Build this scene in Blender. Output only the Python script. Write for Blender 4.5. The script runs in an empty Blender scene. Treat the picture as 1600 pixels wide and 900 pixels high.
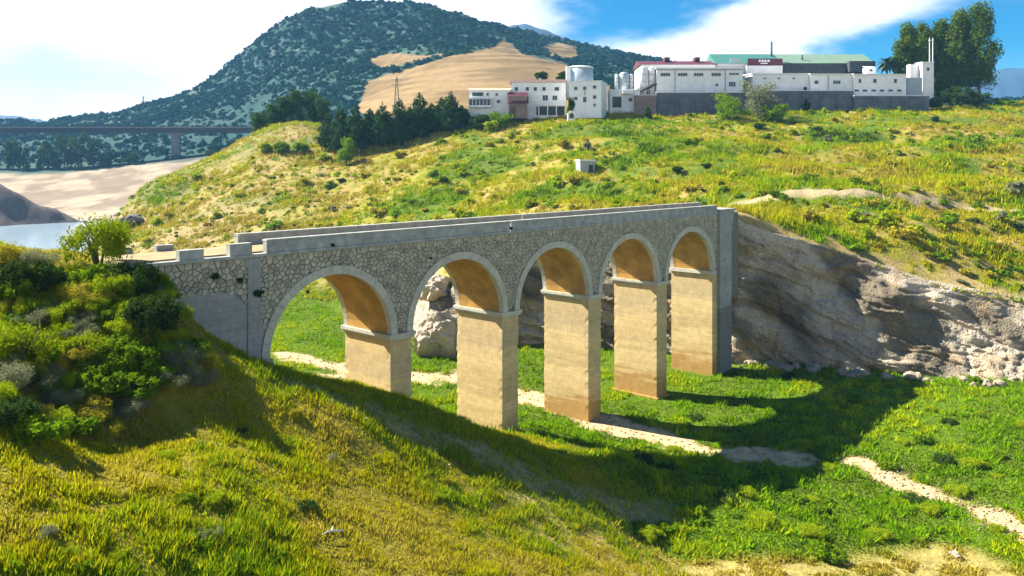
import bpy, math, random
import numpy as np
from mathutils import Vector, Matrix, Euler

# ------------------------------------------------------------------ camera, sky, sun, exposure
SC = bpy.context.scene
COL = SC.collection
F, CX, HY, HC = 1280.0, 800.0, 257.0, 26.0       # focal length and horizon in photo pixels, eye height above the river bed
cam = bpy.data.cameras.new('camera'); camo = bpy.data.objects.new('camera', cam); COL.objects.link(camo)
cam.sensor_width = 36.0; cam.lens = 36.0 * F / 1600.0; cam.shift_y = -(450.0 - HY) / 1600.0
cam.clip_start = 0.5; cam.clip_end = 20000
camo.location = (0, 0, HC); camo.rotation_euler = (math.radians(90), 0, 0)
SC.camera = camo

SUN_EL, SUN_AZ = math.radians(42.0), math.radians(-23.0)     # SUN_AZ: heading of the shadows, from +X
to_sun = Vector((-math.cos(SUN_AZ) * math.cos(SUN_EL), -math.sin(SUN_AZ) * math.cos(SUN_EL), math.sin(SUN_EL)))
sun = bpy.data.lights.new('sun', 'SUN'); suno = bpy.data.objects.new('sun', sun); COL.objects.link(suno)
sun.energy = 5.0; sun.angle = math.radians(0.5); sun.color = (1.0, 0.93, 0.80)
suno.rotation_euler = to_sun.to_track_quat('Z', 'Y').to_euler(); suno.location = (-300, 150, 300)

world = bpy.data.worlds.new('World'); SC.world = world; world.use_nodes = True
def build_world():
    nt = world.node_tree; N = nt.nodes; L = nt.links; N.clear()
    def nd(t, **k):
        n = N.new(t)
        for a, b in k.items(): setattr(n, a, b)
        return n
    def mt(op, a, b=None, c=None):
        n = nd('ShaderNodeMath', operation=op)
        for i, v in enumerate((a, b, c)):
            if v is None: continue
            if isinstance(v, (int, float)): n.inputs[i].default_value = v
            else: L.new(v, n.inputs[i])
        return n.outputs[0]
    def sstep(v, lo, hi):
        n = nd('ShaderNodeMapRange', interpolation_type='SMOOTHSTEP')
        L.new(v, n.inputs[0]); n.inputs[1].default_value = lo; n.inputs[2].default_value = hi
        return n.outputs[0]
    out = nd('ShaderNodeOutputWorld')
    sky = nd('ShaderNodeTexSky', sky_type='NISHITA')
    sky.sun_disc = False; sky.sun_elevation = SUN_EL
    sky.sun_rotation = math.atan2(to_sun.x, to_sun.y)
    sky.air_density = 1.0; sky.dust_density = 0.3; sky.ozone_density = 3.0
    hs = nd('ShaderNodeHueSaturation'); hs.inputs['Saturation'].default_value = 2.1; hs.inputs['Value'].default_value = 0.74
    L.new(sky.outputs[0], hs.inputs['Color'])
    b1 = nd('ShaderNodeBackground'); b1.inputs[1].default_value = 0.05; L.new(hs.outputs[0], b1.inputs[0])
    tc = nd('ShaderNodeTexCoord'); sep = nd('ShaderNodeSeparateXYZ'); L.new(tc.outputs['Generated'], sep.inputs[0])
    az = mt('ARCTAN2', sep.outputs[0], sep.outputs[1]); el = mt('ARCSINE', sep.outputs[2])
    def noise(sx, sy, scale, det, seed, rough=0.55):
        c = nd('ShaderNodeCombineXYZ'); L.new(mt('MULTIPLY', az, sx), c.inputs[0]); L.new(mt('MULTIPLY', el, sy), c.inputs[1])
        c.inputs[2].default_value = seed
        n = nd('ShaderNodeTexNoise'); n.inputs['Scale'].default_value = scale; n.inputs['Detail'].default_value = det
        n.inputs['Roughness'].default_value = rough; L.new(c.outputs[0], n.inputs['Vector'])
        return mt('SUBTRACT', n.outputs[0], 0.5)
    w1 = noise(1.0, 2.2, 5.0, 5.0, 3.1); w2 = noise(1.0, 2.6, 11.0, 6.0, 7.7, 0.6); w3 = noise(0.8, 3.0, 2.2, 3.0, 1.3)
    # a cloud bank over the west half of the sky and a streak trailing off it
    e1 = mt('ADD', mt('SUBTRACT', 0.06, az), mt('ADD', mt('MULTIPLY', w1, 0.22), mt('MULTIPLY', w2, 0.10)))
    bank = sstep(e1, -0.03, 0.07)
    hole = sstep(mt('ADD', mt('ADD', mt('MULTIPLY', mt('ABSOLUTE', mt('ADD', az, 0.52)), 0.8), mt('MULTIPLY', mt('ABSOLUTE', mt('SUBTRACT', el, 0.095)), 2.2)), mt('MULTIPLY', w1, 0.22)), 0.03, 0.15)
    bank = mt('MULTIPLY', bank, mt('ADD', mt('MULTIPLY', hole, 0.3), 0.7))
    # the bank lies low in the west; overhead it breaks up into wisps
    bank = mt('MULTIPLY', bank, mt('SUBTRACT', 1.0, sstep(mt('ADD', el, mt('MULTIPLY', w3, 0.5)), 0.26, 0.55)))
    ring = mt('MULTIPLY', sstep(mt('ADD', mt('ABSOLUTE', az), mt('MULTIPLY', w3, 0.6)), 0.75, 1.0), mt('MULTIPLY', sstep(mt('ADD', w3, mt('MULTIPLY', w1, 0.6)), -0.16, 0.02), mt('SUBTRACT', 1.0, sstep(mt('ADD', el, mt('MULTIPLY', w1, 0.3)), 0.24, 0.5))))  # unseen low clouds outside the view, added to brighten shaded walls
    # streak: band along el = 0.115 + 0.36 (az - 0.17)
    ln = mt('SUBTRACT', mt('SUBTRACT', el, 0.128), mt('MULTIPLY', mt('SUBTRACT', az, 0.20), 0.30))
    d = mt('ADD', mt('ABSOLUTE', ln), mt('ADD', mt('MULTIPLY', w1, 0.11), mt('MULTIPLY', w2, 0.05)))
    streak = mt('SUBTRACT', 1.0, sstep(d, 0.028, 0.07))
    streak = mt('MULTIPLY', streak, mt('SUBTRACT', 1.0, sstep(az, 0.40, 0.62)))
    low = mt('MULTIPLY', mt('SUBTRACT', 1.0, sstep(el, 0.02, 0.16)), sstep(mt('ADD', mt('MULTIPLY', az, -1.0), mt('MULTIPLY', w1, 0.3)), -0.42, -0.12))
    wisp = mt('MULTIPLY', sstep(w3, 0.10, 0.28), 0.5)
    fac = mt('MAXIMUM', mt('MAXIMUM', bank, streak), mt('MAXIMUM', low, mt('MAXIMUM', wisp, mt('MULTIPLY', ring, 0.7))))
    shade = mt('ADD', mt('MULTIPLY', w1, 0.5), 1.0)
    cc = nd('ShaderNodeMix', data_type='RGBA'); L.new(sstep(shade, 0.84, 1.02), cc.inputs[0])
    cc.inputs[6].default_value = (0.80, 0.90, 1.0, 1); cc.inputs[7].default_value = (1.0, 1.0, 1.0, 1)
    b2 = nd('ShaderNodeBackground'); L.new(cc.outputs[2], b2.inputs[0]); b2.inputs[1].default_value = 0.40
    mx = nd('ShaderNodeMixShader'); L.new(fac, mx.inputs[0]); L.new(b1.outputs[0], mx.inputs[1]); L.new(b2.outputs[0], mx.inputs[2])
    L.new(mx.outputs[0], out.inputs[0])
build_world()
SC.view_settings.view_transform = 'Standard'; SC.view_settings.look = 'None'
SC.view_settings.exposure = 1.75; SC.view_settings.gamma = 1.0; SC.view_settings.use_curve_mapping = False
SC.cycles.use_denoising = True; SC.cycles.max_bounces = 6; SC.cycles.diffuse_bounces = 1
SC.cycles.transparent_max_bounces = 6; SC.cycles.volume_bounces = 1

rng = np.random.default_rng(11); random.seed(11)

# ------------------------------------------------------------------ helpers
def link(o, parent=None):
    COL.objects.link(o)
    if parent is not None: o.parent = parent
    return o
def tag(o, label=None, cat=None, group=None, kind=None):
    if label: o['label'] = label
    if cat: o['category'] = cat
    if group: o['group'] = group
    if kind: o['kind'] = kind
    return o
def empty(name, loc=(0, 0, 0), rz=0.0, parent=None):
    o = bpy.data.objects.new(name, None); o.location = loc; o.rotation_euler = (0, 0, rz); o.empty_display_size = 0.5
    return link(o, parent)
def obj(name, me, parent=None, loc=None, rz=None):
    o = bpy.data.objects.new(name, me)
    if loc is not None: o.location = loc
    if rz is not None: o.rotation_euler = (0, 0, rz)
    return link(o, parent)
def copy_tree(o, parent=None):
    c = o.copy(); COL.objects.link(c)
    if parent is not None: c.parent = parent
    for ch in list(o.children): copy_tree(ch, c)
    return c
def npmesh(name, V, Fc, mat=None, col=None, smooth=False):
    """V (n,3), Fc (m,k) arrays; col (n,3) point colours."""
    V = np.asarray(V, np.float32); Fc = np.asarray(Fc, np.int32); k = Fc.shape[1]
    me = bpy.data.meshes.new(name); me.vertices.add(len(V)); me.vertices.foreach_set('co', V.ravel())
    me.loops.add(Fc.size); me.loops.foreach_set('vertex_index', Fc.ravel())
    me.polygons.add(len(Fc)); me.polygons.foreach_set('loop_start', np.arange(0, Fc.size, k, dtype=np.int32))
    me.update(calc_edges=True)
    if smooth: me.polygons.foreach_set('use_smooth', np.ones(len(Fc), bool))
    if col is not None:
        a = me.attributes.new('col', 'FLOAT_COLOR', 'POINT')
        c4 = np.ones((len(V), 4), np.float32); c4[:, :3] = col; a.data.foreach_set('color', c4.ravel())
    if mat: me.materials.append(mat)
    return me
class MB:
    """Collects boxes, prisms, tubes into one mesh."""
    def __init__(s): s.V = []; s.P = []
    def add(s, vs, fs):
        n = len(s.V); s.V += [tuple(v) for v in vs]; s.P += [tuple(n + i for i in f) for f in fs]; return s
    def box(s, x0, x1, y0, y1, z0, z1):
        return s.add([(x0,y0,z0),(x1,y0,z0),(x1,y1,z0),(x0,y1,z0),(x0,y0,z1),(x1,y0,z1),(x1,y1,z1),(x0,y1,z1)],
                     [(0,3,2,1),(4,5,6,7),(0,1,5,4),(1,2,6,5),(2,3,7,6),(3,0,4,7)])
    def prism(s, pts, y0, y1):
        """polygon pts (x,z) extruded along y"""
        n = len(pts)
        return s.add([(x, y0, z) for x, z in pts] + [(x, y1, z) for x, z in pts],
                     [tuple(range(n)), tuple(range(2*n-1, n-1, -1))] + [(i, i+n, (i+1) % n + n, (i+1) % n) for i in range(n)])
    def tube(s, pts, rs, n=8, cap=True):
        pts = [Vector(p) for p in pts]; base = len(s.V); m = len(pts)
        for i, p in enumerate(pts):
            t = (pts[min(i+1, m-1)] - pts[max(i-1, 0)]).normalized()
            a = t.orthogonal().normalized() if i == 0 else (a - t * a.dot(t)).normalized()
            b = t.cross(a)
            for k in range(n):
                q = 2*math.pi*k/n; s.V.append(tuple(p + (a*math.cos(q) + b*math.sin(q)) * rs[i]))
        for i in range(m-1):
            for k in range(n):
                s.P.append((base+i*n+k, base+i*n+(k+1) % n, base+(i+1)*n+(k+1) % n, base+(i+1)*n+k))
        if cap:
            s.P.append(tuple(base+k for k in range(n-1, -1, -1))); s.P.append(tuple(base+(m-1)*n+k for k in range(n)))
        return s
    def mesh(s, name, mat=None, smooth=False):
        me = bpy.data.meshes.new(name); me.from_pydata(s.V, [], s.P)
        if mat: me.materials.append(mat)
        if smooth:
            for p in me.polygons: p.use_smooth = True
        return me
    def build(s, name, mat, parent=None, smooth=False): return obj(name, s.mesh(name, mat, smooth), parent)

# value noise ------------------------------------------------------
_T = np.random.default_rng(5).random((256, 256)).astype(np.float32)
def vnoise(x, y):
    x = np.asarray(x, float); y = np.asarray(y, float)
    xi = np.floor(x).astype(int); yi = np.floor(y).astype(int); fx = x - xi; fy = y - yi
    fx = fx*fx*(3-2*fx); fy = fy*fy*(3-2*fy)
    a = _T[yi & 255, xi & 255]; b = _T[yi & 255, (xi+1) & 255]; c = _T[(yi+1) & 255, xi & 255]; d = _T[(yi+1) & 255, (xi+1) & 255]
    return (a*(1-fx)+b*fx)*(1-fy) + (c*(1-fx)+d*fx)*fy
def fbm(x, y, o=4, g=0.5):
    s = 0; a = 1; t = 0; x = np.asarray(x, float); y = np.asarray(y, float); x, y = .85*x-.527*y, .527*x+.85*y
    for i in range(o):
        s = s + a*vnoise(x*2**i + 17.3*i, y*2**i + 5.1*i); t += a; a *= g; x, y = .8*x-.6*y, .6*x+.8*y
    return s/t
def sst(v, a, b):
    t = np.clip((v-a)/(b-a), 0, 1); return t*t*(3-2*t)
def lerp(a, b, t): return a + (b-a)*t

# photo pixel + distance -> world point
def at(x, y, Y): return np.array([(x-CX)/F*Y, Y, HC-(y-HY)/F*Y])
def px_of(P): P = np.asarray(P); return CX+F*P[..., 0]/P[..., 1], HY+F*(HC-P[..., 2])/P[..., 1]

# ------------------------------------------------------------------ materials
def mat_new(name):
    m = bpy.data.materials.new(name); m.use_nodes = True; nt = m.node_tree
    return m, nt, nt.nodes, nt.links, nt.nodes['Principled BSDF']
def m_plain(name, c, rough=0.8, var=0.18, scale=2.0, bump=0.0, bscale=8.0, metal=0.0, c2=None, obj_rand=0.0, spec=0.3):
    """base colour with noise variation between c*(1-var) and c*(1+var) (or c and c2)"""
    m, nt, N, L, P = mat_new(name)
    tc = N.new('ShaderNodeTexCoord')
    n = N.new('ShaderNodeTexNoise'); n.inputs['Scale'].default_value = scale; n.inputs['Detail'].default_value = 6; n.inputs['Roughness'].default_value = 0.65
    L.new(tc.outputs['Object'], n.inputs['Vector'])
    r = N.new('ShaderNodeValToRGB'); r.color_ramp.elements[0].position = 0.3; r.color_ramp.elements[1].position = 0.7
    a = tuple(v*(1-var) for v in c) if c2 is None else c
    b = tuple(min(1, v*(1+var)) for v in c) if c2 is None else c2
    r.color_ramp.elements[0].color = (*a, 1); r.color_ramp.elements[1].color = (*b, 1)
    L.new(n.outputs[0], r.inputs[0]); src = r.outputs[0]
    if obj_rand:
        oi = N.new('ShaderNodeObjectInfo'); h = N.new('ShaderNodeHueSaturation')
        mr = N.new('ShaderNodeMapRange'); mr.inputs[3].default_value = 1-obj_rand; mr.inputs[4].default_value = 1+obj_rand
        L.new(oi.outputs['Random'], mr.inputs[0]); L.new(mr.outputs[0], h.inputs['Value']); L.new(src, h.inputs['Color']); src = h.outputs[0]
    L.new(src, P.inputs['Base Color']); P.inputs['Roughness'].default_value = rough; P.inputs['Metallic'].default_value = metal
    P.inputs['Specular IOR Level'].default_value = spec
    if bump:
        n2 = N.new('ShaderNodeTexNoise'); n2.inputs['Scale'].default_value = bscale; n2.inputs['Detail'].default_value = 5
        L.new(tc.outputs['Object'], n2.inputs['Vector'])
        bp = N.new('ShaderNodeBump'); bp.inputs['Strength'].default_value = bump; bp.inputs['Distance'].default_value = 0.1
        L.new(n2.outputs[0], bp.inputs['Height']); L.new(bp.outputs[0], P.inputs['Normal'])
    return m
def m_leaf(name, trans=0.35, tint=(1, 1, 1)):
    """leaf colour from the mesh's own 'col' attribute times the object's colour"""
    m, nt, N, L, P = mat_new(name); N.remove(P)
    out = N['Material Output']
    at_ = N.new('ShaderNodeAttribute'); at_.attribute_name = 'col'
    oi = N.new('ShaderNodeObjectInfo')
    mx = N.new('ShaderNodeMix'); mx.data_type = 'RGBA'; mx.blend_type = 'MULTIPLY'; mx.inputs[0].default_value = 1.0
    L.new(at_.outputs['Color'], mx.inputs[6]); L.new(oi.outputs['Color'], mx.inputs[7])
    d = N.new('ShaderNodeBsdfDiffuse'); t = N.new('ShaderNodeBsdfTranslucent'); s = N.new('ShaderNodeMixShader'); s.inputs[0].default_value = trans
    L.new(mx.outputs[2], d.inputs[0]); L.new(mx.outputs[2], t.inputs[0]); L.new(d.outputs[0], s.inputs[1]); L.new(t.outputs[0], s.inputs[2])
    L.new(s.outputs[0], out.inputs[0])
    return m
def m_ground(name, bump=0.5, bscale=3.0, vscale=1.2, var=0.35):
    """colour attribute with fine noise variation and relief"""
    m, nt, N, L, P = mat_new(name)
    a = N.new('ShaderNodeAttribute'); a.attribute_name = 'col'
    tc = N.new('ShaderNodeTexCoord'); n = N.new('ShaderNodeTexNoise'); n.inputs['Scale'].default_value = vscale; n.inputs['Detail'].default_value = 8; n.inputs['Roughness'].default_value = 0.7
    L.new(tc.outputs['Object'], n.inputs['Vector'])
    mr = N.new('ShaderNodeMapRange'); mr.inputs[1].default_value = 0.3; mr.inputs[2].default_value = 0.7; mr.inputs[3].default_value = 1-var; mr.inputs[4].default_value = 1+var
    L.new(n.outputs[0], mr.inputs[0]); h = N.new('ShaderNodeHueSaturation'); L.new(mr.outputs[0], h.inputs['Value']); L.new(a.outputs['Color'], h.inputs['Color'])
    L.new(h.outputs[0], P.inputs['Base Color']); P.inputs['Roughness'].default_value = 0.95; P.inputs['Specular IOR Level'].default_value = 0.1
    n2 = N.new('ShaderNodeTexNoise'); n2.inputs['Scale'].default_value = bscale; n2.inputs['Detail'].default_value = 8
    L.new(tc.outputs['Object'], n2.inputs['Vector']); bp = N.new('ShaderNodeBump'); bp.inputs['Strength'].default_value = bump; bp.inputs['Distance'].default_value = 0.3
    L.new(n2.outputs[0], bp.inputs['Height']); L.new(bp.outputs[0], P.inputs['Normal'])
    return m
M_LEAF = m_leaf('leaf'); M_GROUND = m_ground('ground_cover'); M_BARK = m_plain('bark', (0.12, 0.09, 0.06), 0.9, 0.3, 6, 0.4, 12)
M_DARKLEAF = m_leaf('dark_leaf', 0.2)

# ------------------------------------------------------------------ bridge frame
BD = np.array([0.670, 0.743]); BD = BD/np.linalg.norm(BD); BB = np.array([-BD[1], BD[0]])   # along the bridge (away), across (to the back)
Y3 = F*HC/395.0; BO = np.array([(939-CX)/F*Y3, Y3]); BAY = 12.8; PT = 2.17; BW = 5.8
def bxy(s, t): return BO + BD*s + BB*t
# ------------------------------------------------------------------ terrain
def tps_fit(P):
    P = np.array(P, float); n = len(P); XY = P[:, :2]/100.0
    d = np.linalg.norm(XY[:, None]-XY[None], axis=2); K = d*d*np.log(d+1e-9) + np.eye(n)*1e-4
    A = np.zeros((n+3, n+3)); A[:n, :n] = K; A[:n, n] = 1; A[:n, n+1:] = XY; A[n, :n] = 1; A[n+1:, :n] = XY.T
    w = np.linalg.solve(A, np.concatenate([P[:, 2], np.zeros(3)]))
    def f(X, Y):
        X = np.asarray(X, float)/100; Y = np.asarray(Y, float)/100; r = w[n]+w[n+1]*X+w[n+2]*Y
        for i in range(n):
            d2 = (X-XY[i, 0])**2+(Y-XY[i, 1])**2
            r = r + w[i]*0.5*d2*np.log(d2+1e-12)
        return r
    return f
# cliff line: foot (x, y) and top (x, y, z), from right to left
CLIFF = [((150, 84), (160, 95, 7.0)), ((61.0, 97.5), (67.8, 110, 8.0)), ((51.5, 100.0), (56.4, 112, 10.2)), ((43.2, 102.8), (47.6, 113.5, 13.3)),
         ((33.8, 107.5), (35.5, 111, 16.6)), ((27.5, 107.5), (28.8, 110, 19.0)), ((20, 113), (22, 117, 18.3)), ((2.8, 117.6), (5, 124, 16.8)),
         ((-8.5, 114.5), (-5, 121, 9.5)), ((-14, 120), (-9.5, 125, 7.0)), ((-18, 130), (-15, 133, 4.5)), ((-34, 150), (-30, 152, 5.0))]
BANK = [tuple(np.array(f)*0.12+np.array(t[:2])*0.88) for f, t in CLIFF] + [(-75, 178), (-105, 205), (-122, 232), (-128, 262), (-132, 300), (-150, 450)]
BANKW = [0.8]*8 + [1.0, 1.4, 3.0, 7, 10, 12, 12, 12, 12, 15]
BANK = np.array([(400, 60)] + BANK); BANKW = np.array([0.8]+BANKW)
def bank_sd(X, Y):
    best = np.full(np.shape(X), 1e9); sgn = np.ones(np.shape(X)); wid = np.ones(np.shape(X))
    for i in range(len(BANK)-1):
        a, b = BANK[i], BANK[i+1]; ab = b-a; L2 = ab@ab
        t = np.clip(((X-a[0])*ab[0]+(Y-a[1])*ab[1])/L2, 0, 1)
        dx = X-a[0]-t*ab[0]; dy = Y-a[1]-t*ab[1]; d = np.hypot(dx, dy)
        c = -(ab[0]*dy-ab[1]*dx)          # positive on the far (upper) side
        m = d < best; best = np.where(m, d, best); sgn = np.where(m, np.sign(c), sgn); wid = np.where(m, lerp(BANKW[i], BANKW[i+1], t), wid)
    return best*sgn, wid
UP = [tuple(t) for f, t in CLIFF]
UP += [tuple(at(*p)) for p in [(1800,500,106),(1200,335,122),(1400,352,126),(1600,400,124),(1800,420,124),(1200,250,185),(1400,250,180),(1600,300,150),
    (1600,240,190),(1600,200,225),(1600,174,258),(1800,300,150),(1800,200,225),(1400,200,230),(1400,174,262),(1200,200,235),(1200,180,262),(1000,250,190),
    (1000,200,235),(1000,180,262),(1000,330,142),(850,348,148),(800,330,165),(800,250,215),(800,194,258),(650,340,185),(650,290,212),(650,235,245),
    (500,340,205),(500,290,232),(500,250,252),(500,222,270),(400,345,215),(400,280,245),(400,225,275),(430,198,300),(300,345,225),(300,290,252),
    (262,276,264),(225,300,252),(200,322,246),(490,440,150),(530,400,168),(490,500,128),(600,430,145),(690,425,135)]]
UP += [tuple(at(*p)) for p in [(281,268,275),(330,247,282),(370,226,290)]]+[(-124,300,14),(-108,306,24)]
UP += [(100,290,47),(0,290,44.5),(-60,300,40),(-95,312,30),(200,290,47),(300,280,48),(-120,330,20),(-60,340,42),(0,340,46),(150,340,48),(300,340,49),(0,430,48),(200,430,48),(-120,430,20),
       (33.5,112,18.6),(38,118,18.2)]
UPF = tps_fit(UP)
LO = [(f[0], f[1], 0.0) for f, t in CLIFF[1:]]
LO += [tuple(at(*p)) for p in [(430,580,56.1),(374,566,54.2),(325,536,52.5),(273,478,50.9),(240,442,50),(0,900,26),(400,900,31),(800,900,39),(1200,900,49.3),(0,650,34),(0,500,42.5),(0,400,54),(200,700,38),(270,560,43.4),(330,600,43.6),(400,625,44.6),(500,640,46.6),(575,685,46.9),(700,730,49.3),(950,805,53.3),(1150,775,61.7),
    (400,700,39.8),(330,650,41.3),(470,690,43.3),(300,720,37.0),(800,765,50.6),(700,800,44.5),(1065,815,56.5),(560,605,61),(643,640,65.3),(810,677,74.8),(939,652,84.3),(1042,618,94.0),
    (130,405,53),(1000,850,53)]]
LO += [(-27.6,55.5,18),(-25.2,64,10.5),(-22,72,4),(-20.4,81,1),(-37,62,19.3),(-50,80,12),(-62,110,2),(-80,60,20),(-60,30,20.5),(0,6,3.5),(0,20,6.8),(-20,12,10),(-40,18,16.5),
       (40,5,0.4),(90,10,.6),(-120,150,-4),(-100,200,-4),(-160,300,-5),(-200,150,6),(-60,160,-.5),(-35,120,.3),(0,100,0),(20,60,.1),(40,80,0),(70,70,0),(100,60,.5),
       (50,40,.1),(20,45,.6),(30,30,.4),(160,50,1),(-220,380,-5),(-180,430,-5),(-24,100,.6),(-10,105,.4),(14,74,-.1),(25,85,-.1),(60,88,.1),(250,60,1)]
LOF = tps_fit(LO)
def ground_z(X, Y, fine=True):
    X = np.asarray(X, float); Y = np.asarray(Y, float)
    sd, wd = bank_sd(X, Y); w = sst(sd, -wd*(wd > 1.2), wd)
    lo = LOF(X, Y); up = UPF(X, Y)
    lo = np.maximum(lo, -6)
    if fine:
        lo = lo + (fbm(X*.11, Y*.11, 4)-.5)*np.clip(np.abs(lo)*.08+.35, 0, 1.0)
        tq = up/4.6+(fbm(X*.012+5, Y*.012, 2)-.5)*1.2; ti = np.floor(tq); ter = (ti+sst(tq-ti, .60, .97)-tq)*4.6; up = up+ter*.55*sst(sd, 8, 20)*sst(X, -10, 25)*sst(Y, 120, 140)*(1-sst(Y, 235, 258))
        up = up + (fbm(X*.06+9, Y*.06, 4)-.5)*sst(sd, 1, 14)*3.2 + (fbm(X*.35, Y*.35, 3)-.5)*0.7*sst(sd, 0, 4)
    z = lo*(1-w)+up*w
    # terrace line on the upper slope
    # rocky headland at the far left of the water
    a = np.array(at(-230, 205, 370)); b = np.array(at(128, 347, 388)); ab = b[:2]-a[:2]
    t = np.clip(((X-a[0])*ab[0]+(Y-a[1])*ab[1])/(ab@ab), 0, 1); d = np.hypot(X-a[0]-t*ab[0], Y-a[1]-t*ab[1])
    hz = a[2]+(b[2]-a[2])*t**1.15 - d*.62
    if fine: hz = hz+(fbm(X*.08, Y*.08, 4)-.5)*5
    return np.maximum(z, hz)
def ray_ground(x, y, y0=18.0, y1=420.0, n=700):
    """first ground point under a photo pixel"""
    Y = np.geomspace(y0, y1, n); X = (x-CX)/F*Y; Z = HC-(y-HY)/F*Y
    g = ground_z(X, Y); k = np.argmax(Z < g)
    if Z[k] >= g[k]: k = n-1
    return np.array([X[k], Y[k], g[k]])
def poly_d(X, Y, P):
    best = np.full(np.shape(X), 1e9)
    for a, b in zip(P[:-1], P[1:]):
        a = np.array(a[:2]); b = np.array(b[:2]); ab = b-a
        t = np.clip(((X-a[0])*ab[0]+(Y-a[1])*ab[1])/(ab@ab+1e-9), 0, 1); best = np.minimum(best, np.hypot(X-a[0]-t*ab[0], Y-a[1]-t*ab[1]))
    return best
PATH_A = [ray_ground(*p) for p in [(452,556),(560,585),(690,588),(770,606),(850,630),(930,657),(1010,682),(1110,705),(1240,722)]]
PATH_B = [ray_ground(*p) for p in [(1345,722),(1400,748),(1450,778),(1520,795),(1600,832),(1700,870)]]
PATH_C = [ray_ground(*p) for p in [(455,592),(600,655),(750,712),(900,772),(1030,803)]]
DRY = [ray_ground(*p) for p in [(860,812),(1000,860),(1060,900),(1300,888),(1480,880)]]
TRACK = [ray_ground(*p) for p in [(1600,330),(1480,318),(1330,300),(1210,308),(1150,322)]]
C = lambda *v: np.array(v, float)
def mixc(a, b, t): return a*(1-t[..., None])+b*t[..., None]
def cover(X, Y):
    """ground colour, and how much sand, floor-green and slope-straw there is"""
    sd, wd = bank_sd(X, Y); up = sst(sd, -wd*.3, wd*.5)
    n1 = fbm(X*.09, Y*.09, 4); n2 = fbm(X*.35+30, Y*.35, 4); n3 = fbm(X*.9, Y*.9+50, 3)
    lo = LOF(X, Y)
    floor = 1-sst(lo, 1.0, 3.2)                              # valley floor vs left bank
    sand = np.maximum(1-sst(poly_d(X, Y, PATH_A)+(n2-.5)*7+(n3-.5)*2, 1.1, 3.0), 1-sst(poly_d(X, Y, PATH_B)+(n2-.5)*5+(n3-.5)*2, .5, 2.2))
    sand = np.maximum(sand, .5*(1-sst(poly_d(X, Y, PATH_C)+(n2-.5)*3, .8, 2.2)))
    dry = 1-sst(poly_d(X, Y, DRY)+(n1-.5)*8, 1.5, 5.5)
    s0 = C(.20,.165,.018); g0 = C(.085,.135,.008); sd0 = C(.50,.36,.20)
    c = mixc(np.broadcast_to(s0, X.shape+(3,)), g0, floor)
    c = mixc(c, C(.36,.28,.09), np.clip(dry*.8, 0, 1)*(1-up))
    c = mixc(c, sd0, np.clip(sand*(1-up), 0, 1))
    soil = C(.28,.215,.065); yel = C(.21,.20,.02); grn = C(.085,.13,.012)
    h = mixc(np.broadcast_to(soil, X.shape+(3,)), yel, sst(n2, .38, .56)); h = mixc(h, grn, sst(n1, .47, .62))
    lip = sst(sd, 0, 1.0)*(1-sst(sd+(n2-.5)*8, 2.0, 7.0))*(Y < 140)
    h = mixc(h, C(.36,.26,.11), lip*.8)
    trk = 1-sst(poly_d(X, Y, TRACK)+(n2-.5)*3, .6, 1.8)
    h = mixc(h, C(.34,.27,.15), trk)
    bank = sst(X, -60, -78)*(Y > 160)*(1-sst(UPF(X, Y), 12, 20)); h = mixc(h, C(.33,.25,.13), np.maximum(bank*.7, .45*sst(X, -35, -70)*(n3 > .42)))
    c = mixc(c, h, up)
    hd = (X < -110)*(Y > 240)*(1-up); c = mixc(c, C(.16,.13,.11), np.clip(hd*1.0, 0, 1))
    return c, sand, dry, floor*(1-up), up, n1, n2, lip+trk
def build_ground():
    nu, ny = 620, 520
    u = np.linspace(-1.15, 1.05, nu); Y = np.concatenate([np.linspace(4, 20, 20)[:-1], np.geomspace(20, 440, ny)])
    U, YY = np.meshgrid(u, Y); X = U*YY; Z = ground_z(X, YY)
    c = cover(X, YY)[0]
    V = np.stack([X, YY, Z], -1).reshape(-1, 3); n, m = U.shape
    i = np.arange(n*m).reshape(n, m); Fc = np.stack([i[:-1, :-1], i[:-1, 1:], i[1:, 1:], i[1:, :-1]], -1).reshape(-1, 4)
    o = obj('ground', npmesh('ground', V, Fc, M_GROUND, c.reshape(-1, 3), True))
    tag(o, 'grassy river valley and hillside around the stone bridge', kind='structure')
build_ground()

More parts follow.
